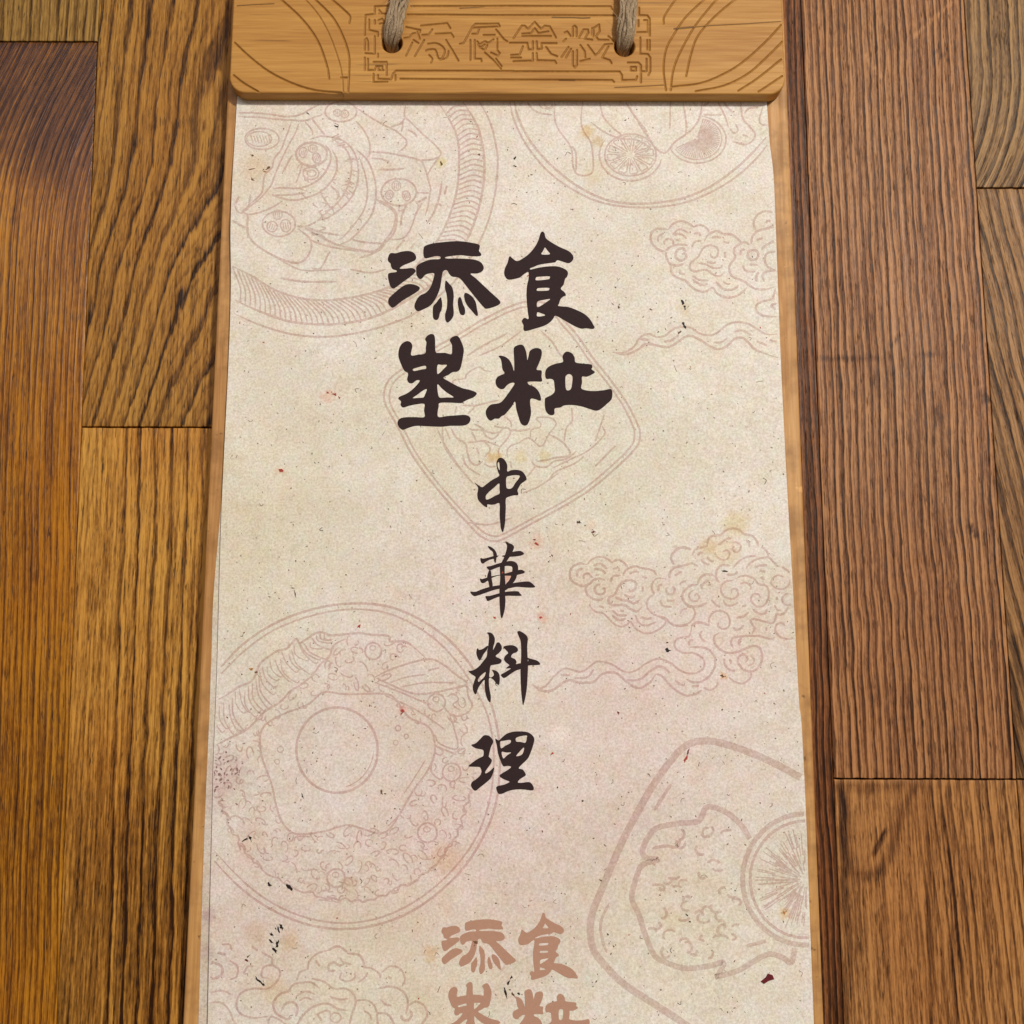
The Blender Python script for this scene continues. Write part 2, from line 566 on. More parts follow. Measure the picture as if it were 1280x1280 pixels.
mA = plank_material('rust_orange_plank', (0.5312, 0.2312, 0.0168), (0.2295, 0.0822, 0.0053), (0.0368, 0.0097, 0.0018), 0.25, 0.62, 0.34, (0.7500, 0.5115, 0.3780), 0.5, 0.30, seed=1.1, spec=0.45, bmp=0.35)
mA1 = plank_material('olive_brown_plank', (0.4077, 0.2386, 0.0593), (0.2033, 0.1063, 0.0229), (0.0242, 0.0105, 0.0037), 0.2, 0.75, 0.32, (0.8000, 0.6975, 0.5880), 0.4, 0.42, seed=2.3)
mB1 = plank_material('golden_brown_arched_plank', (0.4683, 0.2411, 0.0467), (0.2341, 0.1046, 0.0181), (0.0257, 0.0094, 0.0027), 0.30, 0.78, 0.34, (0.8500, 0.6045, 0.4200), 0.45, 0.42, seed=3.7, sharp=0.66, fine=0.24)
mB2 = plank_material('golden_plank', (0.6402, 0.3386, 0.0659), (0.3209, 0.1431, 0.0229), (0.0310, 0.0101, 0.0023), 0.25, 0.85, 0.40, (0.8500, 0.5766, 0.4032), 0.45, 0.42, seed=4.9, sharp=0.64, fine=0.20)
mD1 = plank_material('striped_brown_plank', (0.4767, 0.2377, 0.0956), (0.1813, 0.0748, 0.0284), (0.0241, 0.0088, 0.0040), 0.20, 0.82, 0.28, (0.8500, 0.6324, 0.5544), 0.4, 0.42, 0.35, seed=5.3)
mS = plank_material('dark_brown_plank', (0.3136, 0.1240, 0.0388), (0.1170, 0.0413, 0.0127), (0.0182, 0.0062, 0.0027), 0.20, 0.90, 0.30, (0.8000, 0.5580, 0.4620), 0.4, 0.42, 0.15, seed=6.1)
mE1 = plank_material('swirled_brown_plank', (0.3729, 0.2152, 0.0814), (0.1414, 0.0738, 0.0286), (0.0223, 0.0100, 0.0050), 0.15, 0.70, 0.26, (0.8500, 0.6975, 0.6300), 0.35, 0.42, 0.25, seed=7.7)
mE2 = plank_material('slanting_grain_plank', (0.3952, 0.2114, 0.0785), (0.1811, 0.0856, 0.0293), (0.0203, 0.0082, 0.0036), 0.20, 0.75, 0.32, (0.8500, 0.6696, 0.5544), 0.35, 0.42, seed=8.1)
mD2 = plank_material('warm_brown_plank', (0.5000, 0.2439, 0.0804), (0.2316, 0.0993, 0.0308), (0.0300, 0.0101, 0.0043), 0.20, 0.62, 0.42, (0.8500, 0.6138, 0.4620), 0.4, 0.42, seed=9.2)

YT, YB = 0.50, -0.42
yA = float(P((60, 52), 0)[0][1])
yB = float(P((180, 534), 0)[0][1])
yD = float(P((1160, 974), 0)[0][1])
yE = float(P((1250, 235), 0)[0][1])


def ringA2(U, V):
    return (U - 0.50 * sp(205 - V, 35) + 0.035 * V + 5 * (vnoise(V / 120, 3) - 0.5)) / (8.0 + 0.004 * sp(300 - V, 40))


def ringB1(U, V):
    xc, d = 312.0, 140.0
    g = 0.05 * V + 0.17 * sp(V - 190, 50)
    return (-np.sqrt((U - xc) ** 2 + d * d) + g + 6 * (vnoise(V / 110, 5) - 0.5) + 6 * (vnoise(U / 30 + V / 200, 6) - 0.5)) / 15.5


def ringB2(U, V):
    return (U + 0.03 * (V - 640) + 7 * (vnoise(V / 130, 8) - 0.5)) / 19.5 + 0.1


def ampB2(U, V):
    return np.clip((U + 0.03 * (V - 640) - 142) / 14, 0.12, 1.0)


def toneB1(U, V):
    t = 0.10 * np.exp(-((U - 265) / 22) ** 2) * (V < 260)
    return t + 0.18 * np.exp(-(((U - 272) / 10) ** 2)) * np.exp(-((V - 120) / 90) ** 2)  # shadow along the board's left edge, painted into the plank's tone


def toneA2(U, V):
    edge = 222 + 14 * (vnoise(U / 9.0, 91) - 0.5) + 0.25 * (U - 50)  # border of the ceiling reflection, painted as darker wood above it
    return 0.54 / (1 + np.exp((V - edge) / 16.0)) + 0.14 * np.exp(-((V - 1060) / 130) ** 2) + 0.06 * np.exp(-((V - 380) / 120) ** 2) - 0.10 * np.exp(-((V - 740) / 130) ** 2) * (U > 45)  # also paints a light pool at mid length and shade further down


tilt = LJS
plank(LJ0 - 0.0662, LJ0, yA, YT, ring_vert(12.5, 11), ONE, ZERO, mA1, 'olive brown plank at the upper left corner', skew=(tilt, tilt))
plank(LJ0 - 0.0662, LJ0, YB, yA, ringA2, lambda U, V: 0.75 + 0 * U, toneA2, mA, 'reddish golden brown plank at the left edge with a reflection painted in as a darker upper end', skew=(tilt, tilt), fibref=lambda U, V: U - 0.50 * sp(205 - V, 35) + 0.035 * V)
plank(LJ0, LJ0 + 0.066, yB, YT, ringB1, ONE, toneB1, mB1, 'golden brown plank with arched dark grain', skew=(tilt, 0))
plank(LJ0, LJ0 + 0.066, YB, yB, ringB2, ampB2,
      tone_lines([([(112, 730), (117, 755)], 10, 0.25), ([(152, 640), (146, 1000), (158, 1200)], 2.5, 0.25), ([(205, 900), (190, 1200)], 25, 0.06), ([(245, 640), (235, 900), (228, 1000)], 5, 0.16)], lambda U, V: 0.32 / (1 + np.exp(-(V - 960) / 45.0)) - 0.04),  # last term paints shade over the plank's lower end
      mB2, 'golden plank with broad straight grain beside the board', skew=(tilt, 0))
# under the board
for i in range(3):
    w = (RJ1 - 0.0555 - (LJ0 + 0.066)) / 3
    xa = LJ0 + 0.066 + w * i
    plank(xa, xa + w, YB, YT, ring_vert(11, 20 + i), ONE, ZERO, (mD2, mB1, mE2)[i], dense=False)
plank(RJ1 - 0.0555, RJ1, YB, YT, ring_vert(8.0, 31, 4), ONE,
      tone_lines([([(1020, 640), (1032, 975)], 6, 0.15), ([(1040, 1000), (1052, 1280)], 8, 0.20)], lambda U, V: 0 * U + 0.10), mS, 'dark narrow strip of plank along the right of the board')
plank(RJ1, RJ2, yD, YT, ring_vert(9.8, 33, 5), ONE,
      tone_lines([([(1143, 46), (1165, 24), (1190, 4)], 1.6, -0.55), ([(1080, 68), (1100, 95)], 1.6, -0.35), ([(1166, 62), (1186, 75)], 1.3, 0.6),
                  ([(1000, 449), (1110, 447), (1200, 440), (1262, 438)], 1.1, 0.28), ([(1116, 430), (1126, 418)], 2.0, 0.5), ([(1172, 512), (1176, 525)], 4, 0.45), ([(1228, 492), (1232, 500)], 5, 0.45),
                  ([(1212, 655), (1220, 672)], 2.6, 0.9), ([(1203, 432), (1205, 440)], 3, 0.35)]),
      mD1, 'brown plank with many narrow pale stripes')
plank(RJ1, RJ2, YB, yD, lambda U, V: (PXX(U, V) - 0.05 * V + 5 * (vnoise(V / 130, 41) - 0.5) + 2.5 * (vnoise(V / 50, 42) - 0.5)) / 11.0,
      lambda U, V: np.clip((U - 1128) / 40, 0.10, 1.0),
      tone_lines([([(1046, 986), (1057, 1004), (1055, 1050), (1062, 1088), (1082, 1097), (1104, 1088), (1117, 1055), (1128, 1012), (1146, 980)], 5.5, 0.34),
                  ([(1046, 983), (1090, 986), (1128, 981)], 6, 0.30), ([(1050, 1000), (1056, 1090), (1062, 1280)], 9, 0.36),
                  ([(1106, 1040), (1100, 1052), (1093, 1066)], 2.2, 1.0), ([(1161, 985), (1160, 1090), (1166, 1280)], 5, 0.28), ([(1186, 985), (1188, 1100), (1196, 1280)], 4, 0.25),
                  ([(1080, 1040), (1085, 1075)], 18, -0.06)]),
      mD2, 'warm brown plank with a rounded dark figure at its end')
plank(RJ2, RJ2 + 0.066, yE, YT, lambda U, V: (U + np.where(V > 85, np.maximum(V - 85, 0) ** 2 / 520.0, 0) - 0.05 * V) / 12.0, ONE, ZERO, mE1, 'plank end with curved swirling grain at the upper right', fibref=lambda U, V: U + np.where(V > 85, np.maximum(V - 85, 0) ** 2 / 520.0, 0) - 0.05 * V)
plank(RJ2, RJ2 + 0.066, yD, yE, lambda U, V: (U - 0.24 * (V - 235) + 6 * (vnoise(V / 90, 51) - 0.5)) / 14.0, ONE,
      tone_lines([([(1270, 800), (1268, 970)], 9, 0.35)]), mE2, 'plank with slanting dark grain at the right edge', fibref=lambda U, V: U - 0.24 * (V - 235))
plank(RJ2, RJ2 + 0.066, YB, yD, ring_vert(11, 61), ONE, ZERO, mD2)
# the table goes on to both sides
for i in range(3):
    plank(LJ0 - 0.0662 * (i + 2), LJ0 - 0.0662 * (i + 1), YB, YT, ring_vert(11 + i, 70 + i), ONE, ZERO, (mB1, mD2, mB2)[i], dense=False, skew=(tilt, tilt))
    plank(RJ2 + 0.066 * (i + 1), RJ2 + 0.066 * (i + 2), YB, YT, ring_vert(11 + i, 80 + i), ONE, ZERO, (mD1, mE2, mB1)[i], dense=False)


def box(name, x0, x1, y0, y1, z0, z1, mat, parent, bev=0.0, seg=2, label=None):
    bm = bmesh.new()
    bmesh.ops.create_cube(bm, size=1.0)
    for v in bm.verts:
        v.co = Vector(((x0 + x1) / 2 + v.co.x * (x1 - x0), (y0 + y1) / 2 + v.co.y * (y1 - y0), (z0 + z1) / 2 + v.co.z * (z1 - z0)))
    if bev:
        bmesh.ops.bevel(bm, geom=[e for e in bm.edges], offset=bev, segments=seg, profile=0.5, affect='EDGES')
    m = bpy.data.meshes.new(name)
    bm.to_mesh(m)
    bm.free()
    m.materials.append(mat)
    o = bpy.data.objects.new(name, m)
    COL.objects.link(o)
    o.parent = parent
    if label:
        o['label'] = label
    return o


M_CORE = flat('dark_table_core', (0.012, 0.008, 0.006), 0.9)
box('core_board', LJ0 - 0.26, RJ2 + 0.26, YB + 0.01, YT - 0.01, -0.045, -0.0225, M_CORE, TABLE)

# ------------------------------------------------------------------ menu board
MENU = empty('menu_board', (0, 0, 0), 'tall wooden menu clipboard with an aged paper sheet lying on the table', 'menu')
M_BOARD = soft_wood('board_wood', 'Y', (0.64, 0.36, 0.128), (0.42, 0.20, 0.062), knots=True)
M_PLAQUE = soft_wood('plaque_wood', 'X', (0.5676, 0.3008, 0.0703), (0.4042, 0.1835, 0.0365), groove=True)
BY0, BY1 = -0.168, 0.285
box('backing_board', -0.110, 0.110, BY0, BY1, 0.0006, Z_BOARD, M_BOARD, MENU, 0.0011, 3)

# sheets: left edge / right edge traced in the photograph
left = crom([(297, 118), (296, 130), (294, 170), (291, 230), (289, 290), (289.5, 350), (288, 410), (285, 480), (281, 560), (277, 650), (274, 750), (271, 850), (267, 950), (266, 1000), (263, 1140), (260.5, 1280), (257, 1420)], False, 8)
right = crom([(958, 118), (958.6, 130), (962, 180), (966.5, 220), (970, 300), (975, 430), (980, 540), (985, 640), (991, 750), (998, 880), (1001, 905), (1007, 1020), (1012, 1150), (1017, 1280), (1022.5, 1420)], False, 8)
uleft = crom([(300, 118), (296, 300), (290, 480), (284, 560), (277.5, 620), (272, 680), (266.5, 750), (264.2, 820), (261, 910), (257, 1000), (252, 1140), (248, 1280), (243, 1420)], False, 8)


def sheet(name, L, R, z, th, mat, parent, label=None, ny=120, nx=40, wave=0.0):
    L3, R3 = P(L, z), P(R, z)
    ys = np.linspace(BY0 + 0.012, 0.236, ny)
    xl = np.interp(ys, L3[::-1, 1], L3[::-1, 0])
    xr = np.interp(ys, R3[::-1, 1], R3[::-1, 0])
    f = np.linspace(0, 1, nx)[None, :]
    X = xl[:, None] * (1 - f) + xr[:, None] * f
    Y = np.repeat(ys[:, None], nx, 1)
    Vt = np.stack([X, Y, np.full_like(X, z)], -1).reshape(-1, 3)
    Vb = Vt.copy()
    Vb[:, 2] -= th
    Qt = gridquads(ny, nx)
    Qb = gridquads(ny, nx, len(Vt))[:, ::-1]
    idx = np.arange(ny * nx).reshape(ny, nx)
    per = np.concatenate([idx[0, :], idx[1:, -1], idx[-1, -2::-1], idx[-2:0:-1, 0]])
    j = np.arange(len(per))
    S = np.stack([per, per + len(Vt), np.roll(per, -1) + len(Vt), np.roll(per, -1)], 1)
    o = npmesh(name, np.vstack([Vt, Vb]), np.vstack([Qt, Qb, S]), mat, parent, smooth=False)
    if label:
        o['label'] = label
    return o


sheet('paper_sheet', uleft, right - np.array([1.5, 0]), Z_UNDER, 0.0002, M_UNDER, MENU, 'lower paper sheet showing along the left edge')
SHEET = sheet('menu_sheet', left, right, Z_SHEET, 0.0003, M_PAPER, MENU, 'aged cream top sheet printed with black characters')

# ------------------------------------------------------------------ printing: black characters
W1 = (470, 280, .125)
W2 = (620, 280, .125)
W3 = (480, 410, .109375)
W4 = (590, 420, .1015625)
W4b = (610, 420, .1328125)
W5 = (570, 560, .09375)
W6 = (570, 670, .09375)
W7 = (570, 780, .09375)
W8 = (570, 900, .09375)
G = {}
G['add'] = [(W1, [[(475,250),(490,220),(560,196),(700,178),(830,172),(950,187),(1032,208),(1035,245),(1030,270),(1052,300),(1038,322),(940,322),(850,312),(770,318),(698,330),(702,345),(800,345),(900,348),(990,358),(1050,385),(1078,435),(1060,475),(1010,495),(945,498),(1000,545),(1080,620),(1160,695),(1235,765),(1238,800),(1180,830),(1105,848),(1075,830),(1010,755),(930,655),(850,555),(810,532),(760,525),(730,495),(715,468),(695,460),(672,475),(660,520),(650,590),(635,660),(600,740),(550,810),(480,850),(420,872),(390,845),(385,810),(405,760),(440,715),(500,685),(545,630),(570,560),(582,495),(530,495),(490,510),(460,545),(430,545),(405,510),(402,470),(403,430),(425,405),(470,380),(550,355),(635,350),(640,325),(590,322),(530,338),(490,342),(475,310)]]),
    (W1, [[(118,350),(130,310),(150,290),(200,292),(260,275),(330,270),(380,290),(402,330),(390,362),(330,390),(270,415),(238,445),(300,445),(360,440),(396,462),(385,490),(340,530),(270,580),(210,625),(175,645),(145,625),(125,560),(120,510),(135,490),(200,480),(205,465),(165,450),(150,420),(145,395),(125,375)]]),
    (W1, [[(122,770),(135,735),(200,675),(270,620),(330,600),(390,608),(438,635),(420,670),(350,715),(260,770),(190,825),(160,835),(130,805)]]),
    (W1, [[(650,735),(662,800),(655,860),(640,890),(628,940),(605,960),(575,945),(568,890),(572,825),(600,790),(630,750)]]),
    (W1, [[(700,565),(735,600),(765,640),(778,720),(772,800),(778,890),(765,940),(720,985),(695,960),(692,900),(708,840),(712,760),(705,700),(690,640),(692,590)]]),
    (W1, [[(828,735),(850,740),(870,800),(890,850),(888,900),(865,912),(840,895),(825,840),(818,780)]]),
    (W1, [[(885,695),(920,695),(970,735),(1000,790),(1010,850),(1020,910),(1000,915),(960,870),(910,810),(885,750)]])]
G['food'] = [(W2, [[(445,95),(465,78),(485,95),(500,145),(560,190),(640,235),(720,270),(760,305),(775,340),(760,375),(725,395),(670,380),(615,365),(590,385),(520,395),(430,410),(380,430),(343,444),(348,457),(420,440),(510,427),(600,425),(660,440),(705,465),(720,495),(710,530),(690,555),(675,610),(650,640),(655,660),(685,685),(698,715),(670,730),(645,755),(630,800),(625,822),(720,832),(800,860),(880,900),(940,955),(975,1015),(985,1035),(968,1052),(900,1045),(850,1048),(780,1020),(700,975),(600,920),(575,945),(540,985),(480,1020),(400,1045),(300,1072),(275,1055),(275,1015),(258,970),(285,940),(325,950),(318,880),(308,780),(305,700),(310,620),(325,550),(325,485),(300,490),(260,520),(230,540),(130,558),(90,525),(82,480),(95,430),(115,390),(135,325),(165,345),(210,372),(270,345),(340,290),(395,220),(425,160)],
    [(490,238),(515,268),(540,298),(520,308),(455,305),(472,270)],
    [(400,540),(420,530),(530,525),(537,540),(520,555),(405,565)],
    [(412,650),(430,642),(525,640),(532,656),(515,668),(415,670)],
    [(410,790),(430,770),(480,760),(542,752),(500,785),(430,830),(410,825)],
    [(412,890),(425,885),(490,910),(470,922),(412,925)]])]
G['sit'] = [(W3, [[(470,125),(500,85),(540,68),(575,85),(585,150),(590,270),(630,285),(700,285),(770,300),(778,240),(775,190),(752,140),(780,105),(830,90),(860,110),(885,160),(912,240),(905,320),(890,400),(870,470),(835,500),(785,505),(740,535),(680,570),(740,610),(820,655),(900,690),(990,712),(1060,745),(1030,790),(960,820),(910,845),(880,860),(760,855),(640,858),(625,900),(618,1015),(720,1008),(830,1000),(920,995),(970,1010),(990,1045),(965,1095),(900,1118),(760,1120),(660,1130),(500,1125),(370,1120),(290,1140),(215,1165),(170,1130),(155,1080),(180,1040),(240,1022),(360,1020),(462,1018),(458,940),(462,870),(380,872),(290,890),(220,910),(190,880),(195,840),(165,810),(180,785),(260,750),(340,690),(410,605),(370,600),(330,630),(290,630),(265,590),(275,520),(230,485),(190,400),(165,320),(172,240),(205,180),(260,150),(305,165),(325,210),(310,310),(390,305),(470,290),(478,220),(485,165)],
    [(332,470),(390,450),(470,432),(480,465),(430,475),(345,492)],
    [(612,425),(660,422),(720,424),(680,470),(640,510),(610,522)],
    [(490,700),(470,760),(450,795),(390,800),(328,802),(380,765),(440,720)],
    [(612,645),(660,690),(720,740),(797,792),(720,795),(640,797),(618,750)]])]
G['grain'] = [(W4, [[(515,150),(550,120),(605,108),(640,130),(665,190),(675,250),(682,298),(698,240),(710,190),(750,160),(800,150),(845,165),(860,205),(850,270),(820,350),(795,415),(850,425),(860,450),(855,500),(860,560),(780,562),(690,567),(700,600),(760,625),(810,670),(840,730),(850,790),(825,798),(780,780),(725,775),(715,830),(725,900),(725,970),(705,1050),(680,1095),(640,1105),(600,1075),(570,990),(545,900),(530,810),(490,870),(440,930),(405,970),(365,990),(330,1020),(280,1020),(235,1045),(200,1025),(175,980),(170,930),(195,880),(240,845),(330,830),(380,795),(430,730),(480,660),(525,585),(480,580),(430,610),(395,650),(350,655),(305,620),(290,560),(310,510),(350,485),(400,460),(375,410),(365,330),(350,280),(328,248),(370,245),(430,270),(475,320),(500,380),(518,432),(520,330),(515,230)]]),
    (W4b, [[(700,200),(715,165),(745,148),(790,165),(815,205),(825,250),(900,262),(970,270),(982,295),(975,315),(1005,340),(985,360),(930,385),(885,385),(885,440),(878,495),(930,515),(1010,520),(1090,512),(1162,505),(1165,590),(1120,640),(1060,690),(1015,705),(960,690),(880,665),(800,652),(720,655),(680,675),(628,685),(625,735),(595,748),(560,730),(538,685),(535,600),(550,580),(600,555),(628,520),(625,470),(618,420),(590,405),(550,405),(538,370),(545,320),(580,285),(640,262),(705,245)],
    [(728,400),(740,370),(765,360),(790,375),(795,410),(780,500),(735,505)]])]
G['middle'] = [(W5, [[(560,150),(590,132),(630,145),(665,185),(685,240),(685,315),(740,298),(820,295),(880,315),(920,360),(942,415),(925,440),(870,480),(840,525),(820,570),(830,605),(825,632),(770,635),(700,655),(665,685),(665,800),(660,900),(655,1000),(640,1080),(625,1125),(600,1080),(590,1000),(582,900),(580,745),(520,755),(470,760),(420,755),(418,785),(400,792),(340,745),(295,690),(285,620),(295,560),(290,520),(250,468),(300,500),(350,525),(400,490),(480,430),(575,375),(560,320),(545,260),(540,200)],
    [(558,200),(575,195),(582,250),(582,300),(565,270),(555,235)], [(400,640),(440,590),(510,530),(575,475),(580,540),(580,610),(520,640),(460,675),(405,690)],
    [(672,400),(720,375),(790,365),(850,375),(830,420),(790,470),(760,520),(730,545),(690,545),(672,520)]])]
G['flower'] = [(W6, [p]) for p in [
    [(655,80),(700,95),(750,115),(775,150),(760,200),(730,260),(690,320),(655,380),(650,500),(660,640),(655,760),(660,870),(650,980),(630,1060),(612,1098),(595,1060),(585,960),(580,840),(580,700),(590,560),(585,430),(600,370),(640,290),(670,200),(680,130)],
    [(425,140),(460,145),(510,180),(545,240),(540,300),(528,360),(510,340),(500,270),(490,215),(450,180)],
    [(325,305),(340,295),(360,305),(430,290),(500,270),(570,265),(520,300),(450,320),(400,345),(365,370),(335,355)],
    [(610,268),(680,250),(740,220),(800,205),(860,202),(900,225),(905,245),(860,265),(790,275),(720,280),(660,285)],
    [(410,415),(470,400),(560,370),(640,350),(720,335),(780,345),(815,375),(830,430),(815,520),(790,590),(740,650),(680,715),(650,718),(660,650),(710,590),(740,520),(752,450),(745,412),(700,400),(640,405),(560,420),(470,455),(440,455)],
    [(450,455),(470,480),(475,560),(490,650),(480,690),(450,690),(435,620),(415,560),(430,490)],
    [(320,570),(350,575),(430,550),(520,530),(600,515),(700,490),(800,462),(870,452),(915,475),(905,498),(840,515),(760,530),(660,530),(570,530),(480,560),(420,600),(370,630),(335,620)],
    [(190,745),(260,745),(350,710),(450,680),(560,660),(660,650),(760,630),(860,615),(960,608),(1010,630),(1055,680),(1000,690),(900,685),(800,680),(700,700),(580,705),(480,730),(380,765),(290,795),(235,800)],
    [(395,805),(450,800),(540,775),(640,750),(740,738),(830,740),(850,765),(875,795),(800,800),(700,798),(600,805),(520,830),(430,868),(405,840)]]]
G['material'] = [(W7, [[(412,118),(450,112),(490,135),(518,190),(515,250),(500,300),(495,345),(520,300),(545,250),(580,250),(610,300),(605,350),(570,390),(530,430),(600,470),(608,500),(580,530),(500,545),(462,560),(450,640),(445,700),(470,710),(505,680),(495,640),(480,612),(530,620),(570,655),(585,710),(580,790),(565,812),(530,780),(490,735),(445,720),(440,800),(450,880),(465,960),(460,1035),(435,1030),(410,980),(390,900),(382,800),(380,745),(340,790),(300,850),(275,920),(255,935),(230,890),(225,830),(245,760),(260,705),(210,670),(170,630),(230,615),(300,570),(360,500),(410,430),(418,350),(430,290),(440,200),(435,145)],
    [(295,740),(330,690),(395,640),(380,700),(340,740),(305,770)]]),
    (W7, [[(280,335),(295,325),(310,345),(360,330),(425,288),(410,350),(370,400),(340,460),(315,487),(290,450),(272,390)]]),
    (W7, [[(632,305),(690,285),(760,285),(810,310),(828,350),(800,380),(760,395),(735,440),(790,470),(808,510),(800,535),(865,525),(865,595),(800,620),(730,665),(650,718),(610,700),(600,675),(640,650),(700,615),(730,590),(665,592),(700,560),(710,545),(660,505),(640,465),(660,420),(695,385),(665,345)]]),
    (W7, [[(818,105),(850,95),(900,120),(945,160),(958,205),(950,300),(955,440),(960,560),(955,700),(945,850),(925,980),(895,1082),(880,1000),(868,880),(862,740),(860,600),(868,450),(868,320),(860,220),(835,160)]]),
    (W7, [[(935,520),(965,490),(950,450),(985,460),(1060,480),(1105,505),(1120,540),(1060,548),(980,550),(935,560)]])]
G['reason'] = [(W8, [[(205,330),(260,310),(320,255),(370,205),(430,205),(475,240),(498,290),(475,340),(455,400),(440,470),(440,490),(478,530),(465,580),(430,630),(390,690),(400,710),(450,680),(510,630),(490,720),(460,780),(400,835),(330,890),(265,940),(225,920),(200,870),(215,825),(265,790),(320,740),(340,690),(330,645),(310,625),(240,622),(168,615),(220,565),(300,510),(360,480),(370,430),(355,395),(280,380),(235,360)]]),
    (W8, [[(525,248),(570,270),(620,225),(680,180),(760,155),(860,150),(950,160),(1010,195),(1045,250),(1030,330),(1000,420),(960,510),(900,570),(850,620),(840,645),(890,660),(920,700),(930,735),(890,765),(850,790),(825,830),(880,835),(970,825),(1015,855),(1038,910),(1015,938),(900,925),(800,925),(700,945),(620,980),(570,982),(545,940),(537,895),(570,875),(640,860),(705,830),(705,815),(640,790),(580,745),(620,705),(680,670),(735,625),(690,610),(640,618),(615,590),(590,530),(560,440),(545,340)],
    [(590,290),(640,275),(725,265),(725,305),(660,340),(600,375)], [(800,240),(860,215),(940,205),(945,230),(925,300),(860,290),(805,285)],
    [(610,425),(670,432),(735,432),(680,470),(630,510)], [(905,365),(900,420),(870,465),(805,480),(840,430)]])]


def glyph(pieces, mat, tf=None, z=Z_INK, label=None):
    verts, faces = [], []
    for k, (w, loops) in enumerate(pieces):
        polys = []
        for lp in loops:
            c = crom(win(*w, lp), True, 4)
            if tf:
                c = tf(c)
            polys.append(P(c, z + 4e-6 * k))
        tri = tessellate_polygon([[Vector((p[0], p[1], 0)) for p in pl] for pl in polys])
        off = len(verts)
        allp = np.vstack(polys)
        verts.extend(allp.tolist())
        for a, b, c in tri:
            A, B, C = allp[a], allp[b], allp[c]
            s = (B[0] - A[0]) * (C[1] - A[1]) - (B[1] - A[1]) * (C[0] - A[0])
            faces.append((off + a, off + b, off + c) if s > 0 else (off + a, off + c, off + b))
    return mesh('printed_character', verts, faces, mat, SHEET, label=label)


glyph(G['add'], M_BLACK, label='large black character at the upper left of the title')
glyph(G['food'], M_BLACK, label='large black character at the upper right of the title')
glyph(G['sit'], M_BLACK, label='large black character at the lower left of the title')
glyph(G['grain'], M_BLACK, label='large black character at the lower right of the title')
glyph(G['middle'], M_BLACK, label='small black character, first of the vertical line')
glyph(G['flower'], M_BLACK, label='small black character, second of the vertical line')
glyph(G['material'], M_BLACK, label='small black character, third of the vertical line')
glyph(G['reason'], M_BLACK, label='small black character, last of the vertical line')
small = lambda c: np.stack([552 + (c[:, 0] - 485) * .66, 1148.8 + (c[:, 1] - 301.5) * .675], 1)
glyph(G['add'], M_PINK, small, label='brown pink character at the bottom, upper left')
glyph(G['food'], M_PINK, small, label='brown pink character at the bottom, upper right')
glyph(G['sit'], M_PINK, small, label='brown pink character cut by the lower edge, left')
glyph(G['grain'], M_PINK, small, label='brown pink character cut by the lower edge, right')

# ------------------------------------------------------------------ printing: pale line drawings
ZL = Z_SHEET + 0.000012


class Lines:
    def __init__(self):
        self.v, self.f, self.k = [], [], 0

    def path(self, px, w=1.7, closed=False, sub=6, smooth=True, taper=True):
        px = np.asarray(px, float)
        c = crom(px, closed, sub) if (smooth and len(px) > 2) else px
        if closed:
            c = np.vstack([c, c[:1]])
        d = np.gradient(c, axis=0)
        d /= np.maximum(np.hypot(d[:, 0], d[:, 1]), 1e-6)[:, None]
        n = np.stack([-d[:, 1], d[:, 0]], 1)
        ww = 1.45 * w * (0.85 + 0.3 * nrg.rand()) * np.ones(len(c))
        if taper and not closed and len(c) > 4:
            s = np.linspace(0, 1, len(c))
            ww = ww * np.clip(np.minimum(s, 1 - s) * 9 + 0.35, 0.35, 1)
        z = ZL + 1.5e-6 * (self.k % 20)
        self.k += 1
        A, B = P(c + n * ww[:, None] / 2, z), P(c - n * ww[:, None] / 2, z)
        o = len(self.v)
        m = len(c)
        self.v.extend(A.tolist())
        self.v.extend(B.tolist())
        for i in range(m - 1):
            self.f.append((o + i, o + i + 1, o + m + i + 1, o + m + i))

    def w(self, W, paths, width=1.7, **k):
        for p in paths:
            self.path(win(*W, p), width, **k)

    def ell(self, W, cx, cy, rx, ry, width=1.7, a0=0, a1=360, rot=0, n=22):
        a = np.radians(np.linspace(a0, a1, n))
        x, y = rx * np.cos(a), ry * np.sin(a)
        r = math.radians(rot)
        q = np.stack([cx + x * math.cos(r) - y * math.sin(r), cy + x * math.sin(r) + y * math.cos(r)], 1)
        self.path(win(*W, q), width, taper=(a1 - a0) < 359)

    def done(self, label, mat=None):
        # keep what lies on the sheet
        o = mesh('printed_drawing', self.v, self.f, mat or M_LINE, SHEET, label=label)
        # faces made clockwise in the photo face down: flip those
        me = o.data
        bm = bmesh.new()
        bm.from_mesh(me)
        for f in bm.faces:
            f.normal_update()
        bmesh.ops.reverse_faces(bm, faces=[f for f in bm.faces if f.normal.z < 0])
        # trim at the sheet's edges
        L3, R3 = P(left, Z_SHEET), P(right, Z_SHEET)
        kill = []
        for v in bm.verts:
            xl = np.interp(v.co.y, L3[::-1, 1], L3[::-1, 0]) + 0.0004
            xr = np.interp(v.co.y, R3[::-1, 1], R3[::-1, 0]) - 0.0004
            if v.co.x < xl or v.co.x > xr:
                kill.append(v)
        bmesh.ops.delete(bm, geom=kill, context='VERTS')
        bm.to_mesh(me)
        bm.free()
        return o


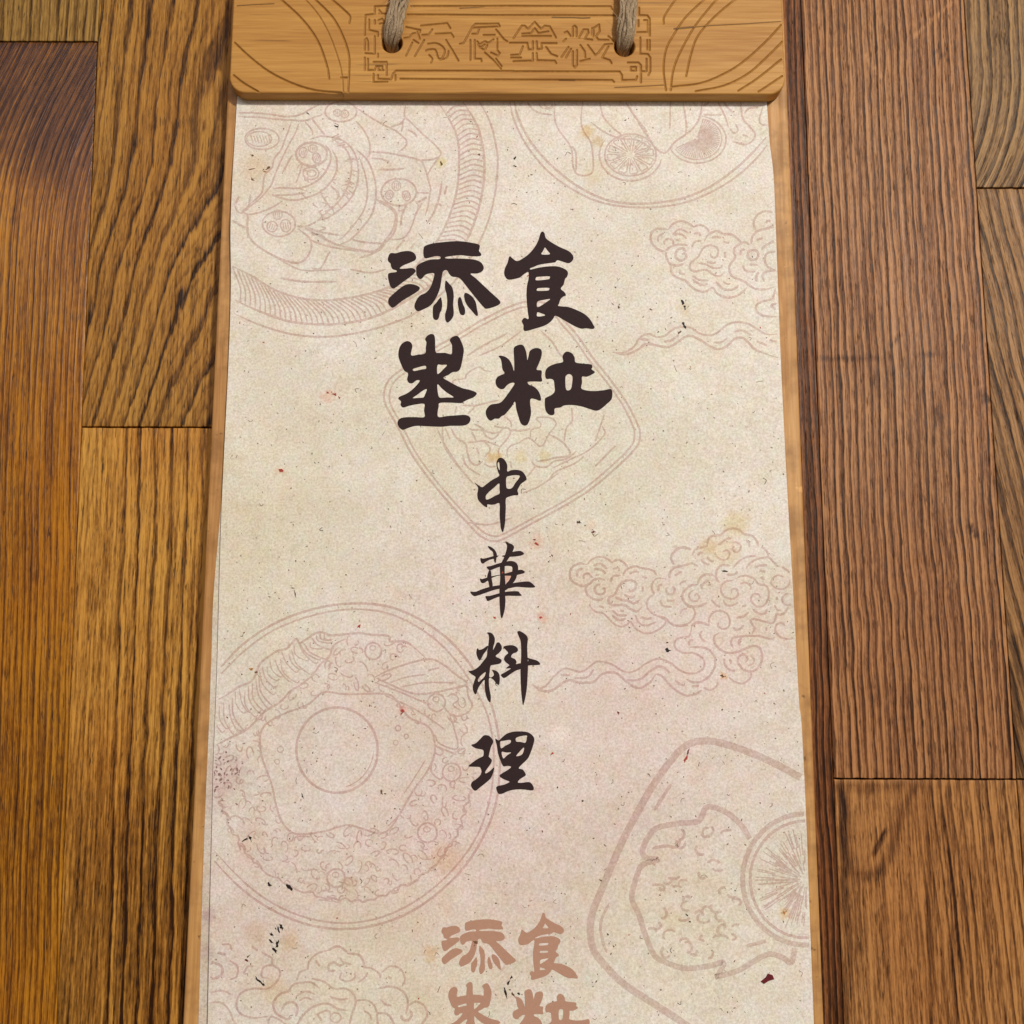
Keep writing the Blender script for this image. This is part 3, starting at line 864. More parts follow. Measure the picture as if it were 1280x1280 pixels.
def clover(D, W, items, w=1.2):
    for cx, cy, rx, ry, rot in items:
        D.ell(W, cx, cy, rx, ry, w, rot=rot, n=14)
        for k in (-0.45, 0.0, 0.45):
            a = math.radians(rot)
            x0, y0, x1, y1 = k * rx, -0.55 * ry, k * rx, 0.55 * ry
            D.path(win(*W, [(cx + x0 * math.cos(a) - y0 * math.sin(a), cy + x0 * math.sin(a) + y0 * math.cos(a)),
                            (cx + x1 * math.cos(a) - y1 * math.sin(a), cy + x1 * math.sin(a) + y1 * math.cos(a))]), w * 0.8)


# --- upper left: basket of dumplings
A1 = (280, 120, .28125)
A2 = (280, 120, .140625)
A3 = (440, 120, .15625)
D = Lines()
r1 = [(1135,25),(1180,110),(1205,200),(1217,300),(1205,430),(1180,540),(1140,640),(1080,745),(1000,850),(850,965),(760,1005),(650,1040),(520,1065),(400,1070),(280,1055),(150,1015),(30,962)]
r2 = [(1062,25),(1120,120),(1145,200),(1158,300),(1150,420),(1120,540),(1080,640),(1020,740),(930,835),(800,915),(740,950),(640,990),(520,1012),(400,1015),(280,1000),(150,955),(30,900)]
r3 = [(950,25),(1010,120),(1040,200),(1045,300),(1035,420),(1000,540),(950,640),(880,730),(800,805),(730,850),(640,880),(540,900),(430,908),(320,895),(220,860),(130,805),(40,760)]
D.w(A1, [r1, r2, r3], 2.0)
c2, c3 = crom(win(*A1, r2), False, 12), crom(win(*A1, r3), False, 12)


def resample(c, n):
    s = np.concatenate([[0], np.cumsum(np.hypot(*np.diff(c, axis=0).T))])
    t = np.linspace(0, s[-1], n)
    return np.stack([np.interp(t, s, c[:, 0]), np.interp(t, s, c[:, 1])], 1)


e2, e3 = resample(c2, 78), resample(c3, 78)
for i in range(1, 76):
    a, b = e3[min(i + 2, 77)], e2[i]
    mid = a * .45 + b * .55 + (e2[i - 1] - e2[i]) * 0.75
    D.path([a, mid, b], 1.4)
D.w(A2, [[(110,150),(250,150),(420,165),(560,185),(680,165),(760,120),(850,75)], [(130,185),(300,190),(450,205),(600,215),(720,220),(800,190),(880,165)],
    [(670,240),(630,340),(560,470),(500,600),(450,720),(420,800),(340,900),(260,970),(160,1030)], [(600,230),(570,320),(540,400),(510,480),(450,560),(430,640),(370,700),(350,800),(330,880),(200,1000)],
    [(160,1030),(220,1060),(320,1040),(420,1000),(520,940)], [(440,830),(520,820),(640,825),(750,800),(850,740),(920,650),(950,560),(940,490),(900,440)],
    [(430,880),(500,910),(620,930),(740,905),(850,860),(940,780),(1000,670),(1000,560),(960,480)], [(760,390),(860,360),(960,370),(1060,400),(1130,460),(1180,560),(1195,680),(1180,800),(1120,920),(1030,1010),(930,1080),(840,1110)],
    [(980,395),(1060,450),(1110,520),(1135,620),(1120,740),(1080,850),(1010,950),(900,1050),(830,1115)], [(70,1110),(140,1150),(200,1170),(215,1110),(215,1050)], [(215,1170),(215,1270)],
    [(650,1160),(730,1160),(820,1120)], [(740,1170),(860,1210),(1030,1240)], [(770,1175),(790,1230),(850,1230),(900,1260)], [(100,980),(130,1040),(170,1050)], [(140,900),(110,960)],
    [(430,890),(600,880),(720,865)], [(860,870),(950,1000)], [(950,800),(1020,870),(1000,930)], [(780,200),(850,290),(900,350)], [(720,230),(780,300),(790,350)], [(610,530),(590,560),(520,690)], [(700,600),(670,700),(640,780)]], 1.6)
for k in range(22):
    a = rng.uniform(-0.9, 1.1)
    r0 = rng.uniform(440, 500)
    D.path(win(*A2, [(640 + r0 * math.cos(a), 680 + r0 * .9 * math.sin(a)), (640 + (r0 + 70) * math.cos(a + .05), 680 + (r0 + 70) * .9 * math.sin(a + .05))]), 1.1)
for k in range(26):
    x, y = rng.uniform(650, 1250), rng.uniform(560, 1240)
    D.path(win(*A2, [(x, y), (x + rng.uniform(-40, 40), y + 18), (x + rng.uniform(-50, 50), y + 44)]), 1.0)
D.ell(A2, 340, 385, 150, 95); D.ell(A2, 315, 385, 110, 66, 1.2)
for k in range(7):
    D.path(win(*A2, [(240 + 26 * k, 350 + 5 * (k % 3)), (262 + 26 * k, 425 - 6 * (k % 2))]), 1.0)
D.ell(A2, 780, 520, 138, 105); clover(D, A2, [(705,505,35,45,10), (790,470,40,32,0), (825,555,34,46,-20)])
D.ell(A2, 490, 1140, 145, 112); clover(D, A2, [(480,1060,38,40,0), (430,1165,45,46,20), (550,1155,45,56,-10)])
D.ell(A2, 1040, 140, 140, 90); clover(D, A2, [(1010,150,34,30,0), (1075,160,34,34,30)])
D.ell(A3, 375, 770, 140, 108); clover(D, A3, [(355,720,35,40,0), (300,790,30,36,20), (435,800,30,40,-20)])
D.ell(A2, 775, 690, 70, 55, 1.3); D.ell(A2, 780, 690, 40, 28, 1.1)
D.w(A1, [[(590,240),(640,290),(670,370),(675,450),(655,530),(610,590),(560,640),(515,660)], [(600,270),(625,340),(638,420),(625,500),(580,570),(520,640)],
    [(110,540),(105,600),(130,650),(200,700),(280,735),(340,740),(380,700),(385,640),(330,590)], [(340,575),(420,620),(500,660),(600,685),(680,690),(720,650),(760,600),(765,520),(720,480),(680,460)],
    [(380,640),(470,670),(600,690)], [(390,765),(430,765),(470,690)], [(205,700),(330,770),(440,775),(520,770)], [(250,810),(350,825),(500,825)], [(60,570),(90,585),(110,580)], [(120,440),(110,500),(85,520)], [(600,720),(650,705),(700,680)],
    [(560,770),(650,785),(720,770)]], 1.6)
D.w(A3, [[(30,90),(130,160),(250,230),(350,280),(430,350),(430,400),(380,445)], [(430,70),(420,160),(470,210),(560,300),(640,370),(710,450),(690,500),(640,570),(600,640)],
    [(150,450),(260,455),(380,475),(540,515),(580,570),(610,670),(625,770),(520,775)], [(625,770),(610,870),(585,960)], [(720,680),(700,800),(660,920),(600,1020)], [(550,515),(640,510),(690,490)],
    [(30,200),(90,270),(140,370),(140,470),(120,490)], [(510,840),(530,890),(500,980),(460,1080),(400,1140),(300,1150)], [(190,830),(260,870),(330,920),(350,980),(320,1080),(270,1150),(200,1230),(80,1250)],
    [(0,1150),(100,1170),(240,1180)], [(310,250),(390,220),(420,180)], [(410,210),(395,290)], [(450,270),(500,300),(520,330)], [(380,870),(380,920),(430,900)], [(440,860),(400,960),(390,1040)], [(510,860),(600,810)],
    [(160,500),(230,505),(300,525)], [(220,590),(330,590),(420,580)], [(760,720),(740,790)], [(690,860),(720,880)], [(650,950),(680,860)], [(560,860),(500,960)], [(350,1230),(420,1150)], [(470,1220),(500,1180)]], 1.6)
D.done('pale red line drawing of dumplings in a basket at the upper left')

# --- upper right: plate with lemon slices
B = (620, 120, .296875)
B1 = (620, 120, .15625)
B2 = (800, 120, .140625)
D = Lines()
D.w(B, [[(58,20),(75,100),(130,210),(220,320),(330,400),(440,450),(560,470),(680,470),(800,450),(920,400),(1020,335),(1100,260),(1160,182)],
        [(76,20),(95,95),(150,200),(240,300),(340,380),(450,435),(560,455),(680,452),(790,432),(900,385),(1000,315),(1080,240),(1150,160)]], 2.0)
D.w(B1, [[(470,45),(470,180),(500,270),(560,350),(605,430),(615,560),(640,620),(680,640),(740,635),(775,600),(775,480),(755,370),(700,280),(680,190),(695,45)], [(610,400),(640,470),(640,600)],
    [(250,50),(300,110),(360,140),(450,150)], [(830,50),(860,170),(930,250),(1010,320)], [(1040,50),(1100,150),(1160,230),(1210,290)], [(340,60),(370,95),(430,100),(480,70)], [(385,60),(400,90),(440,90),(450,65)],
    [(760,210),(850,280),(980,340),(1100,350),(1180,380),(1240,430)]], 1.6)
D.ell(B, 566, 250, 131, 110, 1.8, 10, 215); D.ell(B, 566, 250, 108, 88, 1.5)
for k in range(12):
    a = k * math.pi / 6 + .2
    a2 = a + .36
    D.path(win(*B, [(566 + 18 * math.cos(a + .15), 250 + 15 * math.sin(a + .15)), (566 + 92 * math.cos(a), 250 + 74 * math.sin(a)), (566 + 96 * math.cos(a + .2), 250 + 79 * math.sin(a + .2)), (566 + 92 * math.cos(a2), 250 + 74 * math.sin(a2)), (566 + 18 * math.cos(a + .2), 250 + 15 * math.sin(a + .2))]), 1.0)
    for q in range(3):
        rr = rng.uniform(.4, .8)
        b = a + rng.uniform(.05, .3)
        D.path(win(*B, [(566 + 92 * rr * math.cos(b), 250 + 74 * rr * math.sin(b)), (566 + 92 * (rr + .14) * math.cos(b), 250 + 74 * (rr + .14) * math.sin(b))]), 0.9)
D.ell(B2, 505, 390, 258, 212, 1.8, -80, 158); D.ell(B2, 505, 385, 220, 185, 1.3, -78, 150)
for k in range(40):
    a = math.radians(-75 + 225 * k / 39)
    r0 = rng.uniform(.12, .35) if k % 3 else .06
    D.path(win(*B2, [(505 + 205 * r0 * math.cos(a), 380 + 175 * r0 * math.sin(a)), (505 + 205 * math.cos(a + .02), 380 + 178 * math.sin(a + .02))]), 1.0)
D.w(B2, [[(-20,240),(60,350),(130,460),(200,510),(250,490),(300,420),(400,350),(470,290),(530,190),(555,50)], [(270,50),(265,290)], [(385,60),(410,250),(405,340)], [(690,50),(750,170),(785,280)],
    [(895,50),(910,190),(970,270),(1020,340),(1000,400),(930,435),(830,410)], [(1090,100),(1060,210),(1080,255),(1130,260)], [(560,165),(650,170),(730,165)], [(740,50),(780,100),(830,150)], [(930,150),(970,110),(1050,100)],
    [(800,290),(830,330),(870,310),(850,250)], [(560,90),(610,60)], [(910,345),(960,365)]], 1.6)
D.done('pale red line drawing of a plate with lemon slices at the top right')

# --- clouds at the right, one higher and one lower
C = (800, 250, .1484375)
D = Lines()
cw = 1.9
D.w(C, [[(215,440),(150,420),(100,370),(88,310),(110,265),(170,245),(235,255)], [(235,255),(280,205),(350,183),(420,210),(445,230)], [(440,232),(510,215),(560,240),(580,275)],
    [(540,355),(570,300),(640,265),(700,290),(770,295),(820,330),(845,365),(800,400),(790,440),(800,490),(760,540),(750,590),(780,650),(860,680),(920,720),(970,750),(1050,755),(1130,735)],
    [(215,440),(220,480),(250,540),(310,555),(370,540)], [(215,430),(260,395),(330,380),(400,385)], [(390,440),(350,410),(310,430),(300,480),(340,515),(385,490),(380,455),(350,460)],
    [(205,380),(205,350),(240,330),(275,350),(275,385)], [(150,360),(155,310),(200,285)], [(270,300),(330,250),(410,285)], [(285,300),(340,290),(395,330)], [(450,290),(490,280),(510,310)], [(435,400),(460,355),(520,345)],
    [(260,555),(262,610),(310,655),(380,680),(440,740),(500,770),(560,770),(610,740),(650,790),(720,822),(800,815),(870,770),(905,730)],
    [(590,450),(600,480),(630,490),(655,460),(650,410),(590,385),(530,410),(490,480),(430,530),(420,580),(460,605),(550,590),(600,620),(660,645),(710,615)],
    [(480,530),(550,545),(620,575),(680,570),(690,545)], [(560,520),(600,532),(640,530)], [(440,640),(500,675),(575,680)], [(440,670),(510,715),(570,710)], [(640,690),(700,750),(780,755),(830,720)], [(700,690),(730,708),(760,708)],
    [(840,375),(880,360),(920,378)], [(840,470),(855,425),(880,420)], [(865,550),(890,600),(970,605)], [(920,545),(990,550)], [(980,690),(980,640),(1000,610)], [(1045,690),(1030,640),(1060,605),(1140,600)],
    [(975,265),(955,200),(980,140),(1040,100),(1130,108)], [(935,375),(945,310),(990,265),(1060,245),(1140,222)], [(1060,200),(1070,180),(1100,182)], [(1020,420),(1060,385),(1140,340)], [(1140,438),(1070,450),(1050,510),(1080,570),(1145,597)],
    [(1140,740),(1110,830),(1020,860),(980,890),(985,940),(1040,975),(1150,985)], [(1150,870),(1105,890),(1140,925)], [(980,340),(1030,322)], [(600,320),(640,315),(680,320)], [(700,355),(750,365)], [(712,440),(715,490)], [(330,590),(340,620),(380,628)], [(305,335),(330,345)],
    [(-232,1285),(-133,1285),(-53,1240),(-10,1172),(30,1142),(80,1130),(140,1155),(210,1145),(270,1095),(330,1070),(420,1075),(490,1120),(560,1138),(640,1125),(720,1060),(800,1030),(900,1040),(980,1085),(1060,1130),(1155,1130)],
    [(-232,1285),(-120,1302),(-30,1268),(50,1215),(130,1225),(240,1240),(320,1195),(400,1145),(480,1165),(560,1215),(640,1255),(720,1240),(790,1175),(860,1160),(920,1210),(980,1265),(1160,1330)],
    [(200,1195),(260,1185),(330,1135)], [(790,1110),(860,1100),(940,1140)], [(620,1200),(680,1200),(730,1165)], [(980,1190),(1070,1225)], [(0,1172),(80,1182)], [(1090,1180),(1150,1195)]], cw)
D.ell(C, 950, 465, 45, 42, cw)
D.done('pale line drawing of a curling cloud and wave at the upper right')

F1 = (700, 650, .125)
F2 = (840, 650, .125)
F3 = (820, 760, .1484375)
FG = (660, 640, .2734375)
D = Lines()
D.w(F1, [[(270,445),(180,440),(110,490),(98,560),(130,620),(220,660),(290,640),(340,600),(400,590),(455,605)], [(270,445),(320,395),(400,370),(470,390),(530,435)], [(525,420),(580,400),(640,430),(675,475)],
    [(625,560),(660,500),(740,465),(810,480),(870,490),(930,510),(970,560)], [(330,460),(400,440),(470,490)], [(335,495),(400,495),(460,540)], [(170,575),(175,510),(230,485)], [(240,595),(235,555),(280,535),(325,580)],
    [(525,490),(580,480),(590,515)], [(500,620),(530,565),(600,555)], [(290,640),(255,690),(275,750),(330,790),(390,800),(435,785)], [(405,640),(360,660),(345,710),(390,745),(440,730),(445,690),(415,685)],
    [(305,815),(300,860),(350,915),(420,930),(480,980),(540,1040),(610,1065),(670,1045),(705,1020),(760,1090),(860,1135),(960,1110),(1030,1060),(1055,1010),(1000,970),(930,940),(880,890),(865,830),(890,780),(935,740),(915,690),(925,630),(970,585),(1060,590)],
    [(1000,960),(1060,990),(1120,1045),(1200,1060),(1280,1050)], [(685,690),(710,715),(750,690),(755,630),(700,602),(640,615),(590,660),(550,740),(490,780),(485,820),(530,850),(640,850),(700,890),(770,912),(820,870)],
    [(550,770),(600,795),(680,810),(740,835),(795,800)], [(640,745),(700,775),(750,760)], [(520,905),(580,950),(670,955)], [(520,950),(580,1000),(660,985)], [(750,950),(790,1030),(860,1055),(960,1020)], [(810,970),(870,990),(920,980)],
    [(690,545),(740,518),(790,525)], [(820,570),(870,580)], [(825,665),(825,715)], [(980,715),(990,660),(1015,645)], [(1120,665),(1145,690),(1130,740),(1080,740),(1060,700),(1075,670)], [(1000,800),(1030,860),(1115,870)], [(1070,805),(1145,805)],
    [(1280,275),(1200,280),(1130,330),(1110,390),(1140,450)], [(1090,580),(1100,520),(1150,475),(1230,460)], [(1145,560),(1180,540),(1215,515)], [(390,860),(440,880)], [(600,905),(640,912)], [(355,550),(390,552)]], cw)
D.w(F2, [[(350,270),(360,200),(400,160),(480,150),(530,110),(600,85),(670,100),(720,140),(800,160),(850,220),(860,265)], [(200,355),(230,300),(300,275),(345,265)], [(255,360),(275,330),(310,325)], [(15,330),(50,290),(120,275),(190,295)],
    [(455,250),(500,225),(550,190),(590,185)], [(600,225),(650,225),(685,260),(670,310),(630,320),(605,290),(620,260)], [(500,320),(550,305),(575,340),(550,390),(490,395),(440,360),(430,320)], [(740,200),(770,240),(770,280)],
    [(290,390),(320,430),(375,445)], [(350,370),(380,405),(420,415)], [(615,475),(650,430),(710,385),(780,365),(840,360)], [(735,490),(770,440),(830,400),(900,380),(960,375),(1010,420),(1060,470)], [(890,265),(940,310),(965,360)],
    [(820,470),(890,455),(950,455)], [(870,505),(930,520)], [(1090,470),(1140,500),(1170,530)], [(470,630),(440,580),(440,520),(480,460),(530,450),(580,460)], [(540,545),(625,545),(650,510)], [(0,470),(80,465),(150,445),(200,435),(260,465)],
    [(25,560),(60,530),(90,520)], [(75,650),(100,620),(140,610)], [(255,640),(280,580),(340,545),(420,555)], [(290,690),(310,640),(370,605)], [(260,645),(180,660),(120,710),(100,770),(130,830),(190,865),(270,860),(350,825)],
    [(210,700),(170,740),(185,800),(240,810),(270,775),(250,740),(220,760)], [(620,600),(530,620),(490,670),(500,740),(560,785),(630,780),(660,735),(640,690),(600,695),(590,730)], [(630,590),(700,560),(760,565),(820,590),(860,640),(930,655),(960,710),(960,780),(920,850),(860,870),(810,840),(785,790),(810,745),(860,745),(880,780)],
    [(680,640),(730,625),(780,660),(785,700)], [(510,800),(540,850),(600,855),(660,825)], [(1110,570),(1050,555),(1000,590),(990,640),(1040,685),(1110,690),(1160,650),(1175,590)], [(390,800),(430,840),(480,875)], [(640,980),(710,965),(765,920)],
    [(800,890),(870,940),(930,930),(945,895)], [(1160,860),(1130,920),(1080,950),(1040,940),(1030,990),(1000,1030),(930,1020),(860,1000),(800,990),(785,1020),(820,1080),(800,1140)], [(1020,850),(1050,900),(1085,905)], [(1200,855),(1120,845),(1095,790),(1120,750),(1160,735)],
    [(80,940),(100,900),(150,885)], [(150,870),(210,880),(230,940),(190,1010),(120,1050),(0,1055)], [(370,1050),(370,980),(420,920),(490,910),(550,940),(575,1010),(560,1070),(510,1090),(460,1060),(465,1020)], [(190,1060),(250,1025),(310,1030),(370,1055)],
    [(610,1075),(640,1100),(690,1080),(710,1050)], [(1130,1060),(1090,1030),(1040,1050),(1030,1110),(1080,1170),(1150,1190),(1230,1175)], [(940,1110),(940,1075)], [(890,570),(920,600)], [(1040,770),(1045,800)], [(360,650),(390,645)], [(740,850),(700,865)]], cw)
D.w(F3, [[(300,155),(290,210),(270,240),(190,255),(155,290),(165,340),(220,375),(310,380),(370,405),(405,450),(395,510),(340,545),(270,550),(200,525),(130,470),(60,435),(0,430),(-90,470),(-150,520)], [(280,330),(370,330),(440,350),(490,410),(495,490),(450,570),(380,620),(310,625),(255,600)],
    [(275,320),(280,280),(310,265)], [(390,190),(370,220),(385,260),(415,285)], [(530,210),(490,240),(495,300),(540,350),(600,378),(680,370),(740,345),(810,320),(860,330),(885,370),(885,450),(850,510),(790,535),(730,515),(690,460),(695,410),(740,390),(770,430),(750,460)],
    [(790,400),(820,430),(810,470),(770,485)], [(650,340),(630,290),(650,250),(710,240),(800,235),(880,240),(960,262),(1000,245)], [(705,320),(695,280),(720,250)], [(800,540),(790,590),(730,635),(660,620),(610,580)], [(570,420),(580,480),(620,520),(665,530)], [(620,430),(630,470)],
    [(400,670),(460,690),(510,655),(520,620)], [(0,490),(60,500),(120,550)], [(0,555),(50,575),(100,630),(170,695),(250,735),(330,725),(385,690)], [(160,610),(200,640),(240,655)], [(300,660),(360,655)]], cw)
D.w(FG, [[(20,785),(45,805),(80,795),(120,750),(170,715),(240,730),(290,700),(320,683),(380,695),(440,730),(490,725),(530,697)], [(20,790),(60,815),(110,815),(180,770),(240,780),(300,775),(340,740),(400,735),(450,775),(500,805),(550,785),(585,742)],
    [(150,745),(190,745)], [(210,760),(270,755),(300,720)], [(440,770),(510,765),(560,725),(590,710)]], cw)
D.done('pale line drawing of a large cloud with a trailing wave at the right')

# --- centre: diamond plate behind the title
DD = (460, 400, .28125)
E_ = (530, 480, .15625)
D = Lines()
ring = [(870,0),(830,-50),(770,-78),(700,-80),(620,-55),(500,5),(400,65),(250,150),(150,220),(95,265),(72,320),(80,380),(130,470),(190,590),(260,690),(340,790),(430,890),(500,960),(560,985),(620,965),(720,910),(850,840),(980,760),(1100,660),(1190,570),(1208,520),(1200,470),(1150,370),(1080,270),(1000,170),(930,70)]
D.path(win(*DD, ring), 1.9, closed=True)
rc = np.array(ring, float)
cen = np.array([640, 455.])
D.path(win(*DD, cen + (rc - cen) * 0.957), 1.9, closed=True)
D.w(E_, [[(105,355),(150,460),(200,540),(280,660),(370,768)], [(170,355),(210,445)], [(215,355),(260,430),(330,480),(350,560),(370,620),(420,650),(470,620)], [(310,570),(330,640),(380,690),(450,730)],
    [(350,350),(390,370),(460,370),(500,420),(550,440),(590,410),(630,360),(680,360),(690,400),(650,460),(600,520),(600,590)], [(380,380),(410,440),(410,465),(350,470)], [(410,465),(470,460),(520,500),(525,540),(480,590)], [(560,335),(610,350),(640,345)],
    [(640,260),(690,300),(700,350)], [(400,320),(450,345),(500,380),(560,395),(600,385)], [(470,450),(540,475),(600,500)], [(670,590),(665,540),(690,500),(760,470),(820,435),(860,445),(900,480),(930,500),(960,480),(1000,400),(1050,340),(1050,300),(1000,270),(900,275),(935,320),(920,350),(860,370),(850,430)],
    [(690,370),(780,375),(850,360)], [(1000,405),(1070,440),(1120,480),(1165,540),(1150,580),(1060,590),(980,610),(900,620)], [(1180,190),(1185,300),(1140,350),(1120,470)], [(860,620),(900,660),(980,665),(1040,620),(1140,600),(1220,540)], [(690,620),(700,670)],
    [(890,660),(830,740)], [(1280,580),(1200,640),(1060,700),(1000,760)], [(380,150),(400,190),(350,240)], [(260,180),(250,230)], [(390,180),(480,160),(600,130)], [(420,510),(440,560)], [(480,640),(530,665),(580,660)]], 1.5)
D.w(DD, [[(385,300),(380,270),(430,260),(440,240),(490,210),(520,225),(550,230)], [(490,160),(540,140),(600,110),(680,50)], [(770,50),(820,100),(850,150),(870,170)], [(420,380),(480,380),(560,360)], [(440,160),(520,110),(620,60)], [(440,900),(540,910),(640,880)], [(1050,420),(1010,540)],
    [(330,470),(340,560),(400,650),(470,730)], [(690,770),(760,740),(850,680)], [(1040,470),(1050,510),(980,580),(900,620),(820,660)], [(1100,560),(1010,650)]], 1.5)
D.done('pale line drawing of a diamond shaped plate behind the title')

# --- left: plate with fried egg and rice
H = (240, 740, .343643)
D = Lines()
D.w(H, [[(70,310),(95,285),(180,195),(290,120),(420,68),(560,43),(700,50),(820,95),(930,170),(1020,275),(1085,400),(1115,520),(1120,640),(1105,770),(1060,890),(990,1000),(900,1090),(800,1160),(690,1205),(570,1225),(450,1215),(330,1175),(220,1110),(130,1030),(60,950)],
    [(70,335),(95,310),(190,215),(300,138),(430,88),(560,64),(690,72),(800,115),(905,190),(990,290),(1060,410),(1092,520),(1097,640),(1082,760),(1040,880),(970,985),(880,1075),(785,1140),(680,1185),(570,1203),(455,1193),(340,1155),(235,1092),(150,1015),(65,922)]], 1.9)
D.ell(H, 528, 575, 148, 155, 2.0, n=30); D.ell(H, 524, 565, 138, 148, 1.1, 5, 75)
egg = [(330,445),(420,410),(480,365),(560,372),(700,370),(740,390),(790,455),(860,490),(882,540),(880,600),(850,660),(800,730),(760,800),(720,860),(680,878),(620,860),(560,848),(480,870),(380,880),(330,840),(305,770),(290,700),(255,600),(248,530),(265,485)]
D.path(win(*H, egg), 2.0, closed=True)
D.w(H, [[(850,610),(800,690),(770,735)], [(745,820),(715,850)], [(430,890),(380,890),(372,905)]], 1.3)
for q in [(750,495,10), (780,525,8), (742,548,9), (322,572,11), (310,617,9)]:
    D.ell(H, q[0], q[1], q[2], q[2], 1.1, n=10)
bound = np.array([(95,760),(130,850),(170,920),(230,990),(300,1040),(380,1080),(460,1110),(560,1125),(640,1125),(740,1090),(830,1040),(900,980),(960,900),(1000,800),(1018,720)], float)
bs = resample(crom(bound, False, 8), 31)
for a, b in zip(bs[:-1], bs[1:]):
    nrm = np.array([-(b - a)[1], (b - a)[0]])
    m = (a + b) / 2 - nrm * rng.uniform(-0.05, .40)
    D.path(win(*H, [a, m, b]), 1.7, taper=False)
top = [(80,400),(130,372),(170,345),(215,325),(235,295),(250,258),(310,215),(345,205),(380,170),(395,185),(450,150),(480,148),(510,158),(600,150),(650,155),(715,160),(722,180),(770,180),(800,195),(850,240)]
bot = [(80,560),(140,530),(200,500),(260,440),(320,400),(360,360),(400,335),(440,300),(470,260),(500,235),(515,195),(560,170)]
D.w(H, [top, bot], 1.8)
tt, bb = resample(crom(np.array(top[:12], float), False, 8), 30), resample(crom(np.array(bot[:11], float), False, 8), 30)
for i in range(30):
    a, b = tt[i], bb[min(i + 2, 29)]
    l0, l1 = rng.uniform(.04, .2), rng.uniform(.55, .97)
    p0, p1 = a + (b - a) * l0, a + (b - a) * l1
    off = np.array([-14, 6.]) * rng.uniform(.5, 1.2)
    D.path(win(*H, [p0, (p0 + p1) / 2 + off, p1, p1 + np.array([14, -6.])]), 1.2)
D.w(H, [[(665,310),(740,275),(850,245),(900,255),(960,300),(1000,335),(930,355),(850,370),(790,365),(730,340),(665,310)], [(670,330),(760,365),(830,395),(870,410)], [(700,375),(800,420),(880,470),(920,500)], [(1000,335),(1005,380),(1020,410),(1000,440),(950,450),(910,410)],
    [(935,440),(955,500),(965,570),(900,550),(885,520)], [(885,560),(960,590)], [(720,330),(780,310),(850,300)], [(760,345),(850,330),(960,330)], [(860,285),(900,275)], [(930,380),(950,370),(970,390),(950,410),(975,430)], [(940,600),(975,570)], [(880,600),(870,650),(900,680),(915,670)]], 1.5)
for cx, cy, r in [(525,1040,33), (857,875,35), (660,215,30), (890,402,32), (945,655,33)]:
    D.ell(H, cx, cy, r, r, 1.7); D.ell(H, cx - 2, cy - 12, r * .35, r * .28, 1.0, n=10)
eg = crom(np.array(egg, float), True, 4)


def inside(p, poly):
    x, y = p
    c = False
    for (x0, y0), (x1, y1) in zip(poly, np.roll(poly, -1, 0)):
        if (y0 > y) != (y1 > y) and x < (x1 - x0) * (y - y0) / (y1 - y0) + x0:
            c = not c
    return c


rice = np.vstack([crom(bound, False, 4), [(1015, 600), (985, 480), (1000, 440), (985, 340), (850, 245), (720, 180), (560, 170), (440, 300), (260, 440), (85, 560)]])
peas = [(525,1040,42), (857,875,44), (660,215,38), (890,402,42), (945,655,42), (840, 310, 120), (930, 520, 60)]
n = 0
placed = []
for _ in range(9000):
    p = (rng.uniform(80, 1020), rng.uniform(150, 1125))
    if not inside(p, rice) or inside(p, eg) or any(math.hypot(p[0] - a, p[1] - b) < r for a, b, r in peas):
        continue
    if any((p[0] - a) ** 2 + (p[1] - b) ** 2 < 38 ** 2 for a, b in placed):
        continue
    placed.append(p)
    a0 = rng.uniform(0, 360)
    rx, ry = rng.uniform(11, 24), rng.uniform(7, 13)
    D.ell(H, p[0], p[1], rx, ry, 1.2, a0, a0 + rng.uniform(150, 330), rng.uniform(0, 180), 12)
    if rng.random() < .4:
        D.ell(H, p[0] + rx, p[1] + 4, rx * .7, ry, 1.1, a0 + 90, a0 + 240, rng.uniform(0, 180), 8)
D.done('pale red line drawing of a fried egg on rice at the left')

# --- lower right: thick-lined plate with a lemon slice
I = (720, 900, .296935)
D = Lines()
D.w(I, [[(990,265),(950,245),(850,190),(740,140),(640,105),(560,88),(490,95),(440,125),(400,170),(340,250),(280,350),(210,480),(160,590),(110,710),(70,810),(60,890),(75,970),(120,1030),(200,1110),(320,1190),(430,1260),(520,1325)]], 6.0, taper=False, sub=24)
D.w(I, [[(730,500),(700,450),(650,400),(590,370),(545,370),(515,425),(430,435),(340,455),(300,500),(280,550),(295,580),(345,588),(280,610),(255,660),(235,750),(265,820),(290,900),(330,990),(380,1020),(460,1045),(560,1035),(620,1020),(600,1070),(590,1080),(680,1055),(740,1020),(810,985),(870,1000),(905,1020),(920,960)]], 4.4, taper=False)
D.ell(I, 965, 670, 264, 276, 4.4, 60, 290, n=40)
D.w(I, [[(320,540),(380,530),(420,535),(440,505)], [(330,380),(365,325),(400,270)], [(140,770),(105,850),(110,920),(130,980)], [(720,950),(800,930)]], 2.8)
for k in range(46):
    x, y = rng.uniform(310, 680), rng.uniform(450, 990)
    if x < 340 and y < 600:
        continue
    a0 = rng.uniform(0, 360)
    D.ell(I, x, y, rng.uniform(14, 30), rng.uniform(10, 24), 2.2, a0, a0 + rng.uniform(110, 230), 0, 10)
D.done('broad pale pink drawing of a plate with a lemon slice at the lower right', M_THICK)
D = Lines()
D.ell(I, 965, 670, 232, 246, 2.6, 60, 290, n=40)
